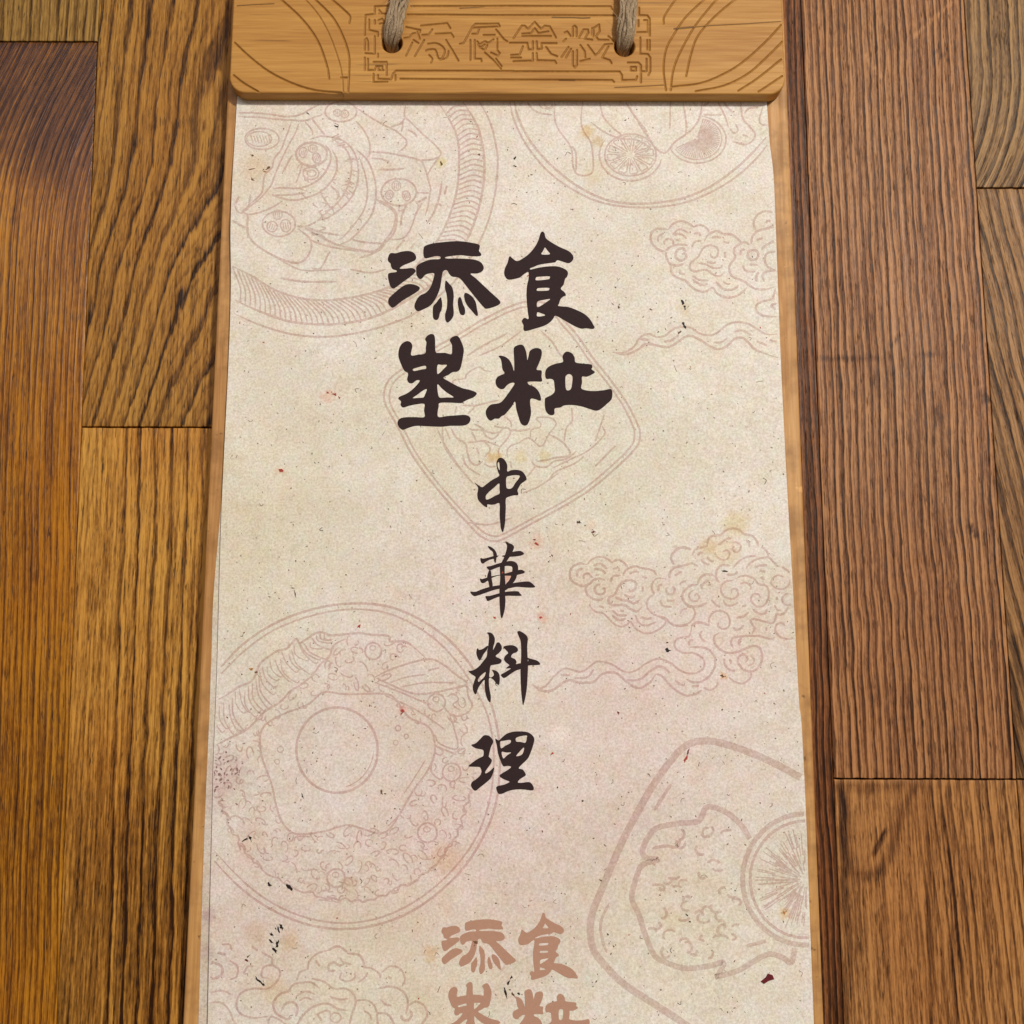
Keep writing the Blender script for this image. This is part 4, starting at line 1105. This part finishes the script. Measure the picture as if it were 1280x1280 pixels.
for k in range(86):
    a = math.radians(80 + 200 * k / 85) + rng.uniform(-.01, .01)
    sect = k % 14 == 0
    r0 = .1 if sect else rng.choice([.15, .3, .45, .6])
    r1 = .98 if sect else min(.97, r0 + rng.uniform(.2, .5))
    D.path(win(*I, [(965 + 215 * r0 * math.cos(a), 670 + 228 * r0 * math.sin(a)), (965 + 215 * r1 * math.cos(a + .01), 670 + 228 * r1 * math.sin(a + .01))]), 1.0)
D.done('pale rays of the printed lemon slice at the lower right', M_LINE)

# --- lower left: clouds
J = (240, 1120, .25)
D = Lines()
D.w(J, [[(580,370),(590,320),(630,285),(680,270)], [(678,272),(730,250),(780,280)], [(775,285),(840,295),(862,345),(862,360)], [(862,355),(900,360),(940,390),(940,410)], [(525,420),(540,380),(575,365)], [(480,480),(510,440),(560,430),(600,430),(640,460)], [(600,410),(660,425),(710,460),(770,460),(810,490),(820,530),(800,590),(790,640)],
    [(520,600),(530,560),(510,530),(470,535),(450,570)], [(500,605),(470,610),(420,580),(410,530),(440,490),(500,470)], [(380,600),(300,605),(240,580),(225,530),(250,480),(310,460),(380,460),(430,420),(440,370),(400,345),(360,355),(350,400),(385,410)], [(950,380),(990,350),(1040,360),(1065,410),(1050,450)],
    [(930,460),(1000,450),(1060,480),(1080,530),(1070,590)], [(1085,545),(1120,525),(1165,550),(1175,600),(1150,640),(1160,690)], [(815,520),(880,520),(920,560),(930,640),(940,700)], [(520,700),(530,640),(560,590),(610,550),(680,535),(730,560),(780,570)], [(720,370),(690,372),(685,345),(710,330),(740,345),(765,335)],
    [(750,380),(742,410),(780,425),(815,405),(815,380)], [(740,305),(760,330),(800,340)], [(90,320),(150,350),(150,390),(100,415)], [(190,320),(230,350),(225,400),(190,415)], [(85,482),(150,470),(200,490)], [(85,530),(150,530),(190,570),(210,620),(260,680)], [(920,580),(980,590),(1010,640),(1010,700)],
    [(520,500),(570,475),(620,490)], [(540,520),(570,505),(600,515)], [(620,590),(680,570),(700,600)], [(630,590),(650,620)], [(980,400),(1000,410)], [(950,520),(970,540),(1000,545)], [(1050,590),(1050,610),(1080,620),(1100,590),(1090,570)], [(860,570),(890,590),(900,620)], [(690,500),(740,515),(780,510)], [(830,430),(860,410),(880,380)],
    [(620,320),(640,350)], [(380,640),(400,600),(470,640),(480,700)], [(150,240),(190,240),(200,270)], [(130,280),(170,290)], [(260,390),(280,350),(310,350)], [(350,280),(400,310),(400,345)], [(300,250),(330,270)]], 1.9)
D.ell(J, 118, 370, 34, 40, 1.5); D.ell(J, 720, 605, 26, 24, 1.5)
D.done('pale line drawing of clouds in the lower left corner')

# ------------------------------------------------------------------ flecks in the paper
ZF = Z_INK + 0.00003


def blob(u, v, r, elong=1.0, ang=0.0, n=11, jag=0.62, q=rng):
    pts = []
    for k in range(n):
        a = 2 * math.pi * k / n
        rr = r * (1 + q.uniform(-jag, jag))
        x, y = rr * math.cos(a) * elong, rr * math.sin(a) / elong
        pts.append((u + x * math.cos(ang) - y * math.sin(ang), v + x * math.sin(ang) + y * math.cos(ang)))
    return pts


def fleck(pts, mat, z=ZF, th=0.00006, name='fleck', label=None):
    p = P(pts, z)
    n = len(p)
    c = p.mean(0)
    a = p.copy()
    a[:, 2] = Z_SHEET + 0.00002
    top = c + (p - c) * 0.9
    verts = np.vstack([a, top, c[None]])
    faces = [(i, (i + 1) % n, n + (i + 1) % n, n + i) for i in range(n)] + [(n + i, n + (i + 1) % n, 2 * n) for i in range(n)]
    # photo y runs down: order is clockwise seen from above -> flip
    faces = [f[::-1] for f in faces]
    return mesh(name, verts, faces, mat, SHEET, label=label)


for (u, v, r, e, a, k) in [(835, 813, 4.2, 1.1, .6, 'k'), (724, 653, 3.2, 1.5, .3, 'k'), (306, 1050, 2.6, 1.6, -.5, 'k'), (313, 1048, 3.0, 1.5, 1.2, 'k'), (337, 1106, 3.2, 1.3, .8, 'k'), (362, 1109, 3.6, 1.3, .7, 'k'),
    (853, 378, 3.0, 1.4, 1.5, 'k'), (856, 384, 2.6, 1.5, 1.4, 'k'), (855, 407, 3.2, 1.5, 1.2, 'k'), (850, 415, 2.2, 1.6, 2.4, 'n'), (773, 384, 2.6, 1.4, 2.0, 'n'), (813, 387, 2.4, 1.6, .5, 'n'), (378, 995, 2.0, 1.9, 1.3, 'k'), (477, 990, 2.8, 1.5, 1.2, 'n'),
    (348, 1161, 3.4, 1.5, 1.3, 'k'), (352, 1159, 3.4, 1.3, 1.2, 'k'), (340, 1168, 2.8, 1.6, 1.0, 'k'), (347, 1180, 3.6, 1.6, 1.8, 'k'), (339, 1177, 2.6, 1.6, .7, 'k'), (344, 1188, 3.2, 1.4, 1.0, 'k'), (343, 1171, 2.6, 1.2, .3, 'w'), (346, 1175, 2.4, 1.2, .3, 'w'), (341, 1182, 2.2, 1.2, .3, 'w'),
    (322, 1224, 3.2, 1.6, .9, 'k'), (328, 1229, 2.8, 1.8, .8, 'k'), (632, 1241, 3.6, 2.2, 1.2, 'k'), (635, 1229, 2.4, 1.8, -1.1, 'k'), (639, 1222, 2.2, 1.3, 1.9, 'k'), (641, 1242, 2.4, 1.8, .9, 'n'), (649, 1242, 2.0, 1.5, .6, 'k'), (594, 1178, 3.6, 1.3, .5, 'n'),
    (418, 493, 2.8, 1.6, .1, 'r'), (410, 491, 1.8, 1.2, .1, 'r'), (424, 497, 1.8, 1.4, .8, 'r'), (352, 588, 2.6, 1.3, 0, 'r'), (742, 665, 2.4, 1.4, -.2, 'd'), (676, 772, 2.2, 1.3, 0, 'r'), (773, 891, 2.2, 1.3, 1.0, 'd'), (860, 939, 3.0, 1.5, 2.0, 'd'), (857, 949, 3.4, 1.6, 2.0, 'r'),
    (503, 888, 3.0, 1.3, .5, 'r'), (449, 783, 2.4, 1.3, 2.2, 'r'), (690, 942, 2.2, 1.5, 2.2, 'r'), (668, 675, 1.8, 1.4, 0, 'd'), (671, 680, 2.2, 1.5, .4, 'r'), (980, 1141, 3.0, 1.6, 1.2, 'o'), (903, 845, 2.4, 1.2, .5, 'n'), (314, 836, 2.2, 1.3, .2, 'o'), (320, 840, 1.8, 1.3, .2, 'n'), (552, 205, 2.6, 1.3, 1.2, 'n'),
    (336, 210, 2.6, 1.7, -.5, 'n'), (331, 215, 1.8, 1.4, 0, 'o'), (316, 212, 2.0, 2.2, -.2, 'n'), (316, 195, 2.0, 1.3, .4, 'n'), (316, 225, 2.4, 1.4, .9, 'n'), (369, 742, 2.0, 2.4, 1.3, 'k'), (366, 735, 1.5, 1.7, .2, 'k'), (905, 714, 2.2, 2.0, .1, 'k'), (420, 158, 2.0, 1.7, .4, 'k'), (385, 142, 1.8, 1.6, .7, 'k'),
    (311, 1195, 2.0, 1.5, 2.3, 'n'), (309, 1200, 2.0, 1.3, .2, 'd'), (643, 198, 2.0, 1.6, 2.2, 'k'), (644, 208, 1.8, 1.5, .2, 'k'), (859, 1144, 1.6, 1.4, .8, 'k'), (862, 1152, 1.4, 1.2, .8, 'k'), (728, 1001, 1.6, 1.0, 0, 'k'), (618, 772, 2.0, 1.4, .3, 'r'), (750, 1100, 1.8, 1.5, .6, 'n'), (686, 702, 1.6, 1.4, 2.0, 'k'), (690, 695, 1.5, 1.4, 1.0, 'n'),
    (599, 193, 1.8, 1.0, 0, 'n'), (628, 716, 1.6, 1.2, 1, 'r'), (760, 1168, 1.5, 1.2, 1, 'k'), (811, 968, 2.0, 1.5, .8, 'g'), (756, 1056, 1.7, 1.6, .8, 'g'), (634, 678, 1.8, 2.0, .1, 'n')]:
    fleck(blob(u, v, r * .78, e, a), M_FLECK[k])
    if r > 2.3:
        for _ in range(rng.randint(0, 1)):
            fleck(blob(u + rng.gauss(0, r * 1.1), v + rng.gauss(0, r * 1.1), r * rng.uniform(.22, .42), 1.4, rng.uniform(0, 3), 6, .4), M_FLECK['n' if k == 'k' and rng.random() < .5 else k])
fleck([(951, 1227), (957, 1222), (960, 1217), (966, 1219), (968, 1224), (961, 1226), (955, 1230)], M_FLECK['d'], ZF + 0.0004, label='dark red flake near the lower right of the sheet')

for k in range(46):
    a_, b_ = rng.gauss(281, 11), rng.gauss(968, 17)
    if a_ > np.interp(b_, left[:, 1], left[:, 0]) + 2:
        fleck(blob(a_, b_, rng.uniform(.8, 1.8), 1.4, rng.uniform(0, 3), 6), M_FLECK['v'], Z_SHEET + .00004)

# fine specks and hair fibres all over the sheet
ZS = Z_SHEET + 0.000006
spec = {'k': ([], []), 'n': ([], []), 'g': ([], []), 'r': ([], [])}
q = random.Random(3)
for k in range(1700):
    u, v = q.uniform(262, 1012), q.uniform(132, 1275)
    if u < np.interp(v, left[:, 1], left[:, 0]) + 3 or u > np.interp(v, right[:, 1], right[:, 0]) - 3:
        continue
    kind = q.choices(['k', 'n', 'g', 'r'], [0.10, 0.24, 0.62, 0.04])[0]
    rr = q.uniform(0.45, 1.15) if kind != 'k' else q.uniform(0.4, 0.95)
    V_, F_ = spec[kind]
    if q.random() < 0.06 and kind != 'r':
        a = q.uniform(0, 6.28)
        L = q.uniform(3, 9)
        bend = q.uniform(-4, 4)
        dx, dy = math.cos(a), math.sin(a)
        c = crom([(u, v), (u + dx * L / 2 - dy * bend, v + dy * L / 2 + dx * bend), (u + dx * L, v + dy * L)], False, 5)
        d = np.gradient(c, axis=0)
        d /= np.hypot(d[:, 0], d[:, 1])[:, None]
        nn = np.stack([-d[:, 1], d[:, 0]], 1) * 0.38
        A_, B_ = P(c + nn, ZS), P(c - nn, ZS)
        o = len(V_)
        V_.extend(A_.tolist() + B_.tolist())
        m = len(c)
        F_.extend([(o + i, o + i + 1, o + m + i + 1, o + m + i) for i in range(m - 1)])
    else:
        p = P(blob(u, v, rr, q.uniform(1, 1.6), q.uniform(0, 3), 6, .4, q), ZS)
        o = len(V_)
        V_.extend(p.tolist())
        F_.append(tuple(o + i for i in range(6))[::-1])
for k, (V_, F_) in spec.items():
    mesh('speck', V_, F_, M_FLECK[k], SHEET, kind='stuff')

# ------------------------------------------------------------------ carved header plaque
PXW = 0.10745
PY0, PY1 = 0.2180, 0.2780
K1 = (440, 0, .15625)
K2 = (640, 0, .15625)
K3 = (270, 0, .2890625)
K4 = (620, 0, .296875)
CARVE = []


def carve(W, paths, w=1.5, depth=0.00055, smooth=False):
    for p in paths:
        px = win(*W, p)
        if smooth:
            px = crom(px, False, 6)
        CARVE.append((P(px, Z_PLAQUE)[:, :2], w / 3700.0, depth))


carve(K1, [[(180,90),(180,50),(290,45)], [(215,105),(280,110)], [(470,48),(1290,46)], [(440,115),(1290,120)], [(100,280),(105,120),(180,110)], [(180,100),(180,60)], [(135,155),(135,240),(205,255),(205,290)], [(180,160),(180,190)],
    [(128,400),(125,330),(115,305),(100,320),(100,400)], [(105,425),(180,430),(180,290)], [(205,430),(205,455)], [(100,560),(100,460)], [(125,470),(125,560),(180,560),(190,530),(240,530),(240,555)], [(210,540),(210,560),(250,560)], [(170,495),(275,495),(275,600)],
    [(170,590),(170,655),(280,652)], [(205,600),(205,630),(310,635),(325,590),(350,565),(1290,567)], [(345,600),(345,640)], [(385,630),(1290,636)], [(215,80),(230,100)], [(210,160),(240,150),(260,180),(220,190)]])
carve(K1, [[(550,205),(760,185)], [(760,185),(785,225)], [(430,215),(545,240),(540,258)], [(415,305),(455,298),(480,268),(510,262)], [(560,280),(610,275),(640,235)], [(665,270),(790,265),(810,295)], [(490,320),(530,345)], [(480,340),(430,445)], [(575,320),(500,450)],
    [(750,320),(800,400),(850,485)], [(520,250),(540,310)], [(860,350),(890,345),(960,215),(985,190),(1170,188),(1180,210),(960,222)], [(1150,235),(1215,315),(1240,330)], [(960,270),(1000,270),(1015,230)], [(1050,280),(1140,278)], [(945,320),(945,480)],
    [(980,320),(980,470),(1030,470),(1035,490)], [(1160,310),(1160,400),(1180,425),(1165,445),(1110,420)], [(1060,420),(1140,490),(1190,550)], [(1150,470),(1195,530)]])
carve(K1, [[(605,350),(670,345),(720,370),(740,410),(720,460),(690,465),(665,400),(620,395),(590,405)], [(770,410),(755,460),(700,478)], [(630,500),(640,470),(615,440)], [(1000,330),(1020,352),(1060,330),(1080,340),(1100,335),(1130,315)], [(1020,380),(1060,395),(1080,360)], [(1005,355),(1025,375),(1060,355)]], smooth=True)
carve(K2, [[(10,305),(75,205),(100,205),(125,230),(180,175),(230,230),(260,205),(300,210),(350,300)], [(80,270),(150,265),(180,225),(210,265),(290,250)], [(80,288),(310,288)], [(-20,342),(120,342),(130,395),(165,395),(165,330)], [(195,330),(200,395),(235,390),(235,345),(355,345)],
    [(85,370),(60,435),(-10,440)], [(270,375),(310,430),(360,450)], [(-10,460),(70,460)], [(165,425),(165,485),(10,490)], [(195,425),(200,482),(340,485),(352,505)],
    [(420,260),(440,250),(470,290)], [(485,290),(485,215),(500,205),(515,220),(515,290)], [(535,300),(570,235),(605,235),(610,260),(580,310),(640,318)], [(410,330),(430,310)], [(650,290),(650,225),(695,195),(700,250),(670,290),(690,318),(770,318)], [(640,225),(640,280)], [(395,455),(450,375)], [(430,460),(470,390)],
    [(485,410),(485,520),(500,540),(518,520),(518,400)], [(545,360),(580,410),(585,460)], [(605,360),(665,440),(690,420),(740,355),(800,350)], [(545,490),(620,470)], [(770,370),(720,460),(780,480),(795,505)], [(770,290),(810,325)],
    [(-10,46),(790,50),(800,75)], [(-10,120),(830,122)], [(1015,60),(1015,120),(1080,122),(1100,150),(1100,285)], [(1010,160),(1010,210)], [(1055,160),(1085,160),(1085,255),(1000,258)], [(1025,300),(1025,430),(1085,432),(1105,460),(1105,570),(1090,600)], [(1080,320),(1080,395)], [(1100,320),(1100,400)], [(1075,470),(1075,570),(1030,570)],
    [(925,500),(1010,500),(1030,520),(1030,660)], [(950,535),(990,535),(990,565),(950,565),(950,535)], [(-10,570),(860,572),(878,600),(880,640),(990,638),(1000,610)], [(-10,636),(800,640),(815,655)]])
carve(K3, [[(260,-20),(350,60),(410,130),(450,200),(480,290),(488,340)], [(410,-20),(500,70),(545,150),(572,230),(575,300),(570,395)], [(480,-20),(550,40),(578,70),(575,100)], [(80,185),(150,250),(230,310),(330,360),(430,390),(540,400)], [(75,325),(120,360),(180,395)], [(540,335),(572,335)]], 1.6, 0.0006, True)
carve(K3, [[(370,-20),(440,60),(490,150),(530,260),(545,330),(550,395)]], 1.1, 0.0003, True)
carve(K4, [[(705,100),(710,65),(760,-10)], [(890,-15),(800,70),(745,150),(715,210),(705,290),(715,380)], [(1020,-15),(920,70),(850,150),(820,230),(800,320)], [(735,380),(745,300),(770,230),(830,120),(900,30),(940,-15)], [(1200,105),(1130,180),(1040,260),(960,310),(860,350),(740,365)], [(1205,175),(1140,240),(1060,310),(960,360),(840,384)], [(1200,250),(1100,330),(1020,382)], [(1205,320),(1130,370),(1105,386)]], 1.4, 0.00055, True)
CRACK = [(P(win(*K4, [(750,122),(900,108),(1050,100),(1200,90)]), Z_PLAQUE)[:, :2], 0.8), (P(win(*K4, [(750,121),(790,118),(830,114)]), Z_PLAQUE)[:, :2], 1.6), (P(win(*K2, [(320,138),(400,140),(490,140),(560,145),(620,142)]), Z_PLAQUE)[:, :2], 1.3),
         (P(win(*K2, [(380,640),(500,642)]), Z_PLAQUE)[:, :2], 1.4), (P(win(*K2, [(820,700),(1000,692),(1220,680)]), Z_PLAQUE)[:, :2], 0.8), (P(win(*K1, [(860,66),(960,60),(1060,52)]), Z_PLAQUE)[:, :2], 1.0), (P(win(*K3, [(90,25),(160,20),(250,16)]), Z_PLAQUE)[:, :2], 0.9)]

dx = 0.00016
nxp = int(2 * PXW / dx) + 1
ys = np.concatenate([np.arange(PY0, PY0 + 0.0392, dx), np.arange(PY0 + 0.0392, PY1, 0.0005), [PY1]])
R_ = 0.0068
half = np.array([PXW - (R_ - math.sqrt(max(R_ ** 2 - (R_ - min(y - PY0, PY1 - y)) ** 2, 0)) if min(y - PY0, PY1 - y) < R_ else 0) for y in ys])
fx = np.linspace(-1, 1, nxp)
X = half[:, None] * fx[None, :]
Y = np.repeat(ys[:, None], nxp, 1)
qx, qy = np.abs(X) - (PXW - R_), np.abs(Y - (PY0 + PY1) / 2) - ((PY1 - PY0) / 2 - R_)
dist = R_ - np.hypot(np.maximum(qx, 0), np.maximum(qy, 0)) - np.minimum(np.maximum(qx, qy), 0)
dist = np.where((qx < 0) | (qy < 0), np.minimum(-np.abs(X) + PXW, np.minimum(Y - PY0, PY1 - Y)), R_ - np.hypot(qx, qy))
fr = 0.0008
Zp = -np.where(dist < fr, fr - np.sqrt(np.maximum(fr ** 2 - (fr - np.clip(dist, 0, fr)) ** 2, 0)), 0)
GR = np.zeros_like(X)
BU = np.zeros_like(X)


def slab(a, b, pad):
    r0, r1 = np.searchsorted(ys, min(a[1], b[1]) - pad), np.searchsorted(ys, max(a[1], b[1]) + pad)
    c0 = int((min(a[0], b[0]) - pad + PXW) / dx) - 2
    c1 = int((max(a[0], b[0]) + pad + PXW) / dx) + 3
    if r0 < 60:
        c0, c1 = c0 - 40, c1 + 40
    return slice(max(r0, 0), max(r1, 0)), slice(max(c0, 0), max(min(c1, nxp), 0))


def segd(sl, a, b):
    x, y = X[sl], Y[sl]
    e = b - a
    t = np.clip(((x - a[0]) * e[0] + (y - a[1]) * e[1]) / max(e @ e, 1e-14), 0, 1)
    return np.hypot(x - a[0] - t * e[0], y - a[1] - t * e[1])


Zg = np.zeros_like(X)
for pts, w, dep in CARVE:
    for a, b in zip(pts[:-1], pts[1:]):
        sl = slab(a, b, w * 2.5)
        if X[sl].size == 0:
            continue
        d = segd(sl, a, b)
        Zg[sl] = np.minimum(Zg[sl], -dep * np.clip(1.25 - d / w, 0, 1))
        GR[sl] = np.maximum(GR[sl], 0.9 * np.clip(1.3 - d / w, 0, 1))
for pts, w in CRACK:
    w = w / 3700.0
    for a, b in zip(pts[:-1], pts[1:]):
        sl = slab(a, b, w * 2.5)
        d = segd(sl, a, b)
        BU[sl] = np.maximum(BU[sl], 0.75 * np.clip(1.3 - d / w, 0, 1))
        Zg[sl] = np.minimum(Zg[sl], -0.0002 * np.clip(1.2 - d / w, 0, 1))
HOLES = [P((490, 54), Z_PLAQUE)[0], P((780.5, 58.5), Z_PLAQUE)[0]]
HR = 0.00385
for h in HOLES:
    d = np.hypot(X - h[0], Y - h[1])
    Zg = np.where(d < HR + 0.0005, np.minimum(Zg, np.where(d < HR, -0.0058, -0.0006 * (1 - (d - HR) / 0.0005))), Zg)
Zt = Z_PLAQUE + Zp + Zg
V = np.stack([X, Y, Zt], -1).reshape(-1, 3)
ny_ = len(ys)
Q = gridquads(ny_, nxp)
idx = np.arange(ny_ * nxp).reshape(ny_, nxp)
per = np.concatenate([idx[0, :], idx[1:, -1], idx[-1, -2::-1], idx[-2:0:-1, 0]])
low = V[per].copy()
low[:, 2] = Z_SHEET + 0.00015
j = np.arange(len(per))
S = np.stack([per, len(V) + j, len(V) + (j + 1) % len(per), np.roll(per, -1)], 1)
pl = npmesh('header_plaque', np.vstack([V, low]), np.vstack([Q, S]), M_PLAQUE, MENU, smooth=True)
pl['label'] = 'carved wooden bar across the top of the board'
fattr(pl, 'groove', np.concatenate([GR.ravel(), np.zeros(len(low))]))
fattr(pl, 'burn', np.concatenate([BU.ravel(), np.zeros(len(low))]))

# ------------------------------------------------------------------ cords
t = NT('jute_cord')
f = t.noise(t.vmul(t.P, (2600, 260, 2600)), 1.0, 3, 0.7)
f2 = t.noise(t.P, 500, 2)
c = t.mix(t.map(f, 0.32, 0.68), (0.17, 0.115, 0.065), (0.60, 0.47, 0.32))
c = t.mix(t.map(f2, 0.4, 0.7, 0, 0.5), c, (0.30, 0.21, 0.12))
t.bump(f, 0.9, 0.0004)
M_CORD = t.out(c, 0.85, 0.15)
t = NT('jute_fibre')
M_FIB = t.out((0.66, 0.54, 0.40), 0.8, 0.2)


def tube(path, rad, nseg=8):
    p = np.asarray(path, float)
    tg = np.gradient(p, axis=0)
    tg /= np.linalg.norm(tg, axis=1)[:, None]
    up = np.array([0.0, 0.3, 1.0])
    verts, faces = [], []
    for i in range(len(p)):
        s = np.cross(tg[i], np.array([1.0, 0, 0]))
        if np.linalg.norm(s) < 1e-3:
            s = np.cross(tg[i], up)
        s /= np.linalg.norm(s)
        b = np.cross(tg[i], s)
        r = rad[i] if hasattr(rad, '__len__') else rad
        for k in range(nseg):
            a = 2 * math.pi * k / nseg
            verts.append(p[i] + r * (math.cos(a) * s + math.sin(a) * b))
    n = nseg
    for i in range(len(p) - 1):
        for k in range(n):
            faces.append((i * n + k, i * n + (k + 1) % n, (i + 1) * n + (k + 1) % n, (i + 1) * n + k))
    return verts, faces


def smoothpath(pts, n):
    p = np.asarray(pts, float)
    q = []
    for c in range(3):
        q.append(crom(np.stack([np.arange(len(p)) * 1.0, p[:, c]], 1), False, 12)[:, 1])
    q = np.stack(q, 1)
    s = np.concatenate([[0], np.cumsum(np.linalg.norm(np.diff(q, axis=0), axis=1))])
    tt_ = np.linspace(0, s[-1], n)
    return np.stack([np.interp(tt_, s, q[:, c]) for c in range(3)], 1)


def cord(h, topu, label, seed):
    q = random.Random(seed)
    z = Z_PLAQUE
    tp = P((topu, 0), z + 0.0035)[0]
    d = (tp - h)
    d = d / d[1]
    hx, hy = h[0], h[1]
    core = smoothpath([(hx - .0003, hy + 0.0004, z - 0.0056), (hx - .0003, hy + 0.0004, z - 0.003), (hx - .0002, hy + 0.0007, z - 0.0004), (hx + d[0] * .0022, hy + 0.0028, z + 0.0019), (hx + d[0] * .006, hy + 0.006, z + 0.0030), (hx + d[0] * .012, hy + 0.012, z + 0.0033),
                       (hx + d[0] * .025, hy + 0.025, z + 0.0033), (hx + d[0] * .036, PY1 - 0.002, z + 0.0033), (hx + d[0] * .044, PY1 + 0.006, z + 0.0005), (hx + d[0] * .05, PY1 + 0.012, z - 0.006),
                       (hx + d[0] * .06, PY1 + 0.022, 0.0040), (hx + d[0] * .08, PY1 + 0.05, 0.0036), (hx + d[0] * .1, PY1 + 0.10, 0.0036)], 150)
    tg = np.gradient(core, axis=0)
    tg /= np.linalg.norm(tg, axis=1)[:, None]
    sx = np.array([1.0, 0, 0])
    root = None
    strands = []
    arc = np.concatenate([[0], np.cumsum(np.linalg.norm(np.diff(core, axis=0), axis=1))])
    n = 15
    verts_all, faces_all = [], []
    for k in range(n):
        ph = 2 * math.pi * k / (n - 1)
        r0 = 0.0 if k == n - 1 else (0.00265 if k % 3 else 0.0016) * q.uniform(.9, 1.1)
        path = []
        for i in range(len(core)):
            b = np.cross(tg[i], sx)
            b /= np.linalg.norm(b)
            a = np.cross(b, tg[i])
            tw = ph + arc[i] * 22 + 0.25 * math.sin(arc[i] * 400 + k)
            grow = 0.60 + 0.40 * min(1, max(0, arc[i] - .003) / 0.007)
            path.append(core[i] + r0 * grow * (math.cos(tw) * a * 1.1 + math.sin(tw) * b * 0.8))
        path = np.array(path)
        strands.append(path)
        rad = 0.00078 * q.uniform(.8, 1.15) * (1 + 0.10 * np.sin(arc * 900 + k * 2))
        vs, fs = tube(path, rad, 9)
        if root is None:
            root = mesh('cord', vs, fs, M_CORD, MENU, True, label=label)
        else:
            mesh('strand', vs, fs, M_CORD, root, True)
    # fuzz
    vv, ff = [], []
    for k in range(420):
        s = q.choice(strands)
        i = q.randrange(12, 100)
        p = s[i] + np.array([q.gauss(0, .0006), 0, q.uniform(.0002, .0009)])
        dirv = tg[i] * q.choice([-1, 1]) + np.array([q.gauss(0, .35), q.gauss(0, .2), q.uniform(-.05, .35)])
        dirv /= np.linalg.norm(dirv)
        L = q.uniform(.0015, .0055)
        bend = np.array([q.gauss(0, .25), q.gauss(0, .2), q.gauss(0, .15)])
        path = [p + dirv * L * w + bend * L * w * w for w in (0, .33, .66, 1)]
        vs, fs = tube(path, [.00006, .000055, .00005, .00003], 4)
        o = len(vv)
        vv.extend(vs)
        ff.extend([tuple(o + x for x in f) for f in fs])
    mesh('fibre', vv, ff, M_FIB, root, True, kind='stuff')


cord(HOLES[0], 499.5, 'jute cord through the left hole of the carved bar', 5)
cord(HOLES[1], 785.0, 'jute cord through the right hole of the carved bar', 9)

# ------------------------------------------------------------------ the sheet is not quite flat
def cockle(x, y):
    w = 0.00022 * (1 + np.sin(y * 31 + x * 9 + 0.6)) + 0.00016 * (1 + np.sin(x * 38 - y * 14 + 1.9))
    edge = np.clip((-0.075 - x) / 0.03, 0, 1) ** 2
    w = w + edge * 0.0007 * np.exp(-((y - 0.165) / 0.05) ** 2) + edge * 0.0005 * np.exp(-((y + 0.10) / 0.06) ** 2)
    w = w + np.clip((x - 0.075) / 0.03, 0, 1) ** 2 * 0.0006 * np.exp(-((y - 0.02) / 0.07) ** 2)
    return w * np.clip((0.2185 - y) / 0.035, 0, 1)


done = set()
for o in [SHEET] + list(SHEET.children):
    me = o.data
    if me.name in done:
        continue
    done.add(me.name)
    co = np.empty(len(me.vertices) * 3, np.float32)
    me.vertices.foreach_get('co', co)
    co = co.reshape(-1, 3)
    co[:, 2] += cockle(co[:, 0], co[:, 1])
    me.vertices.foreach_set('co', co.ravel())
    me.update()
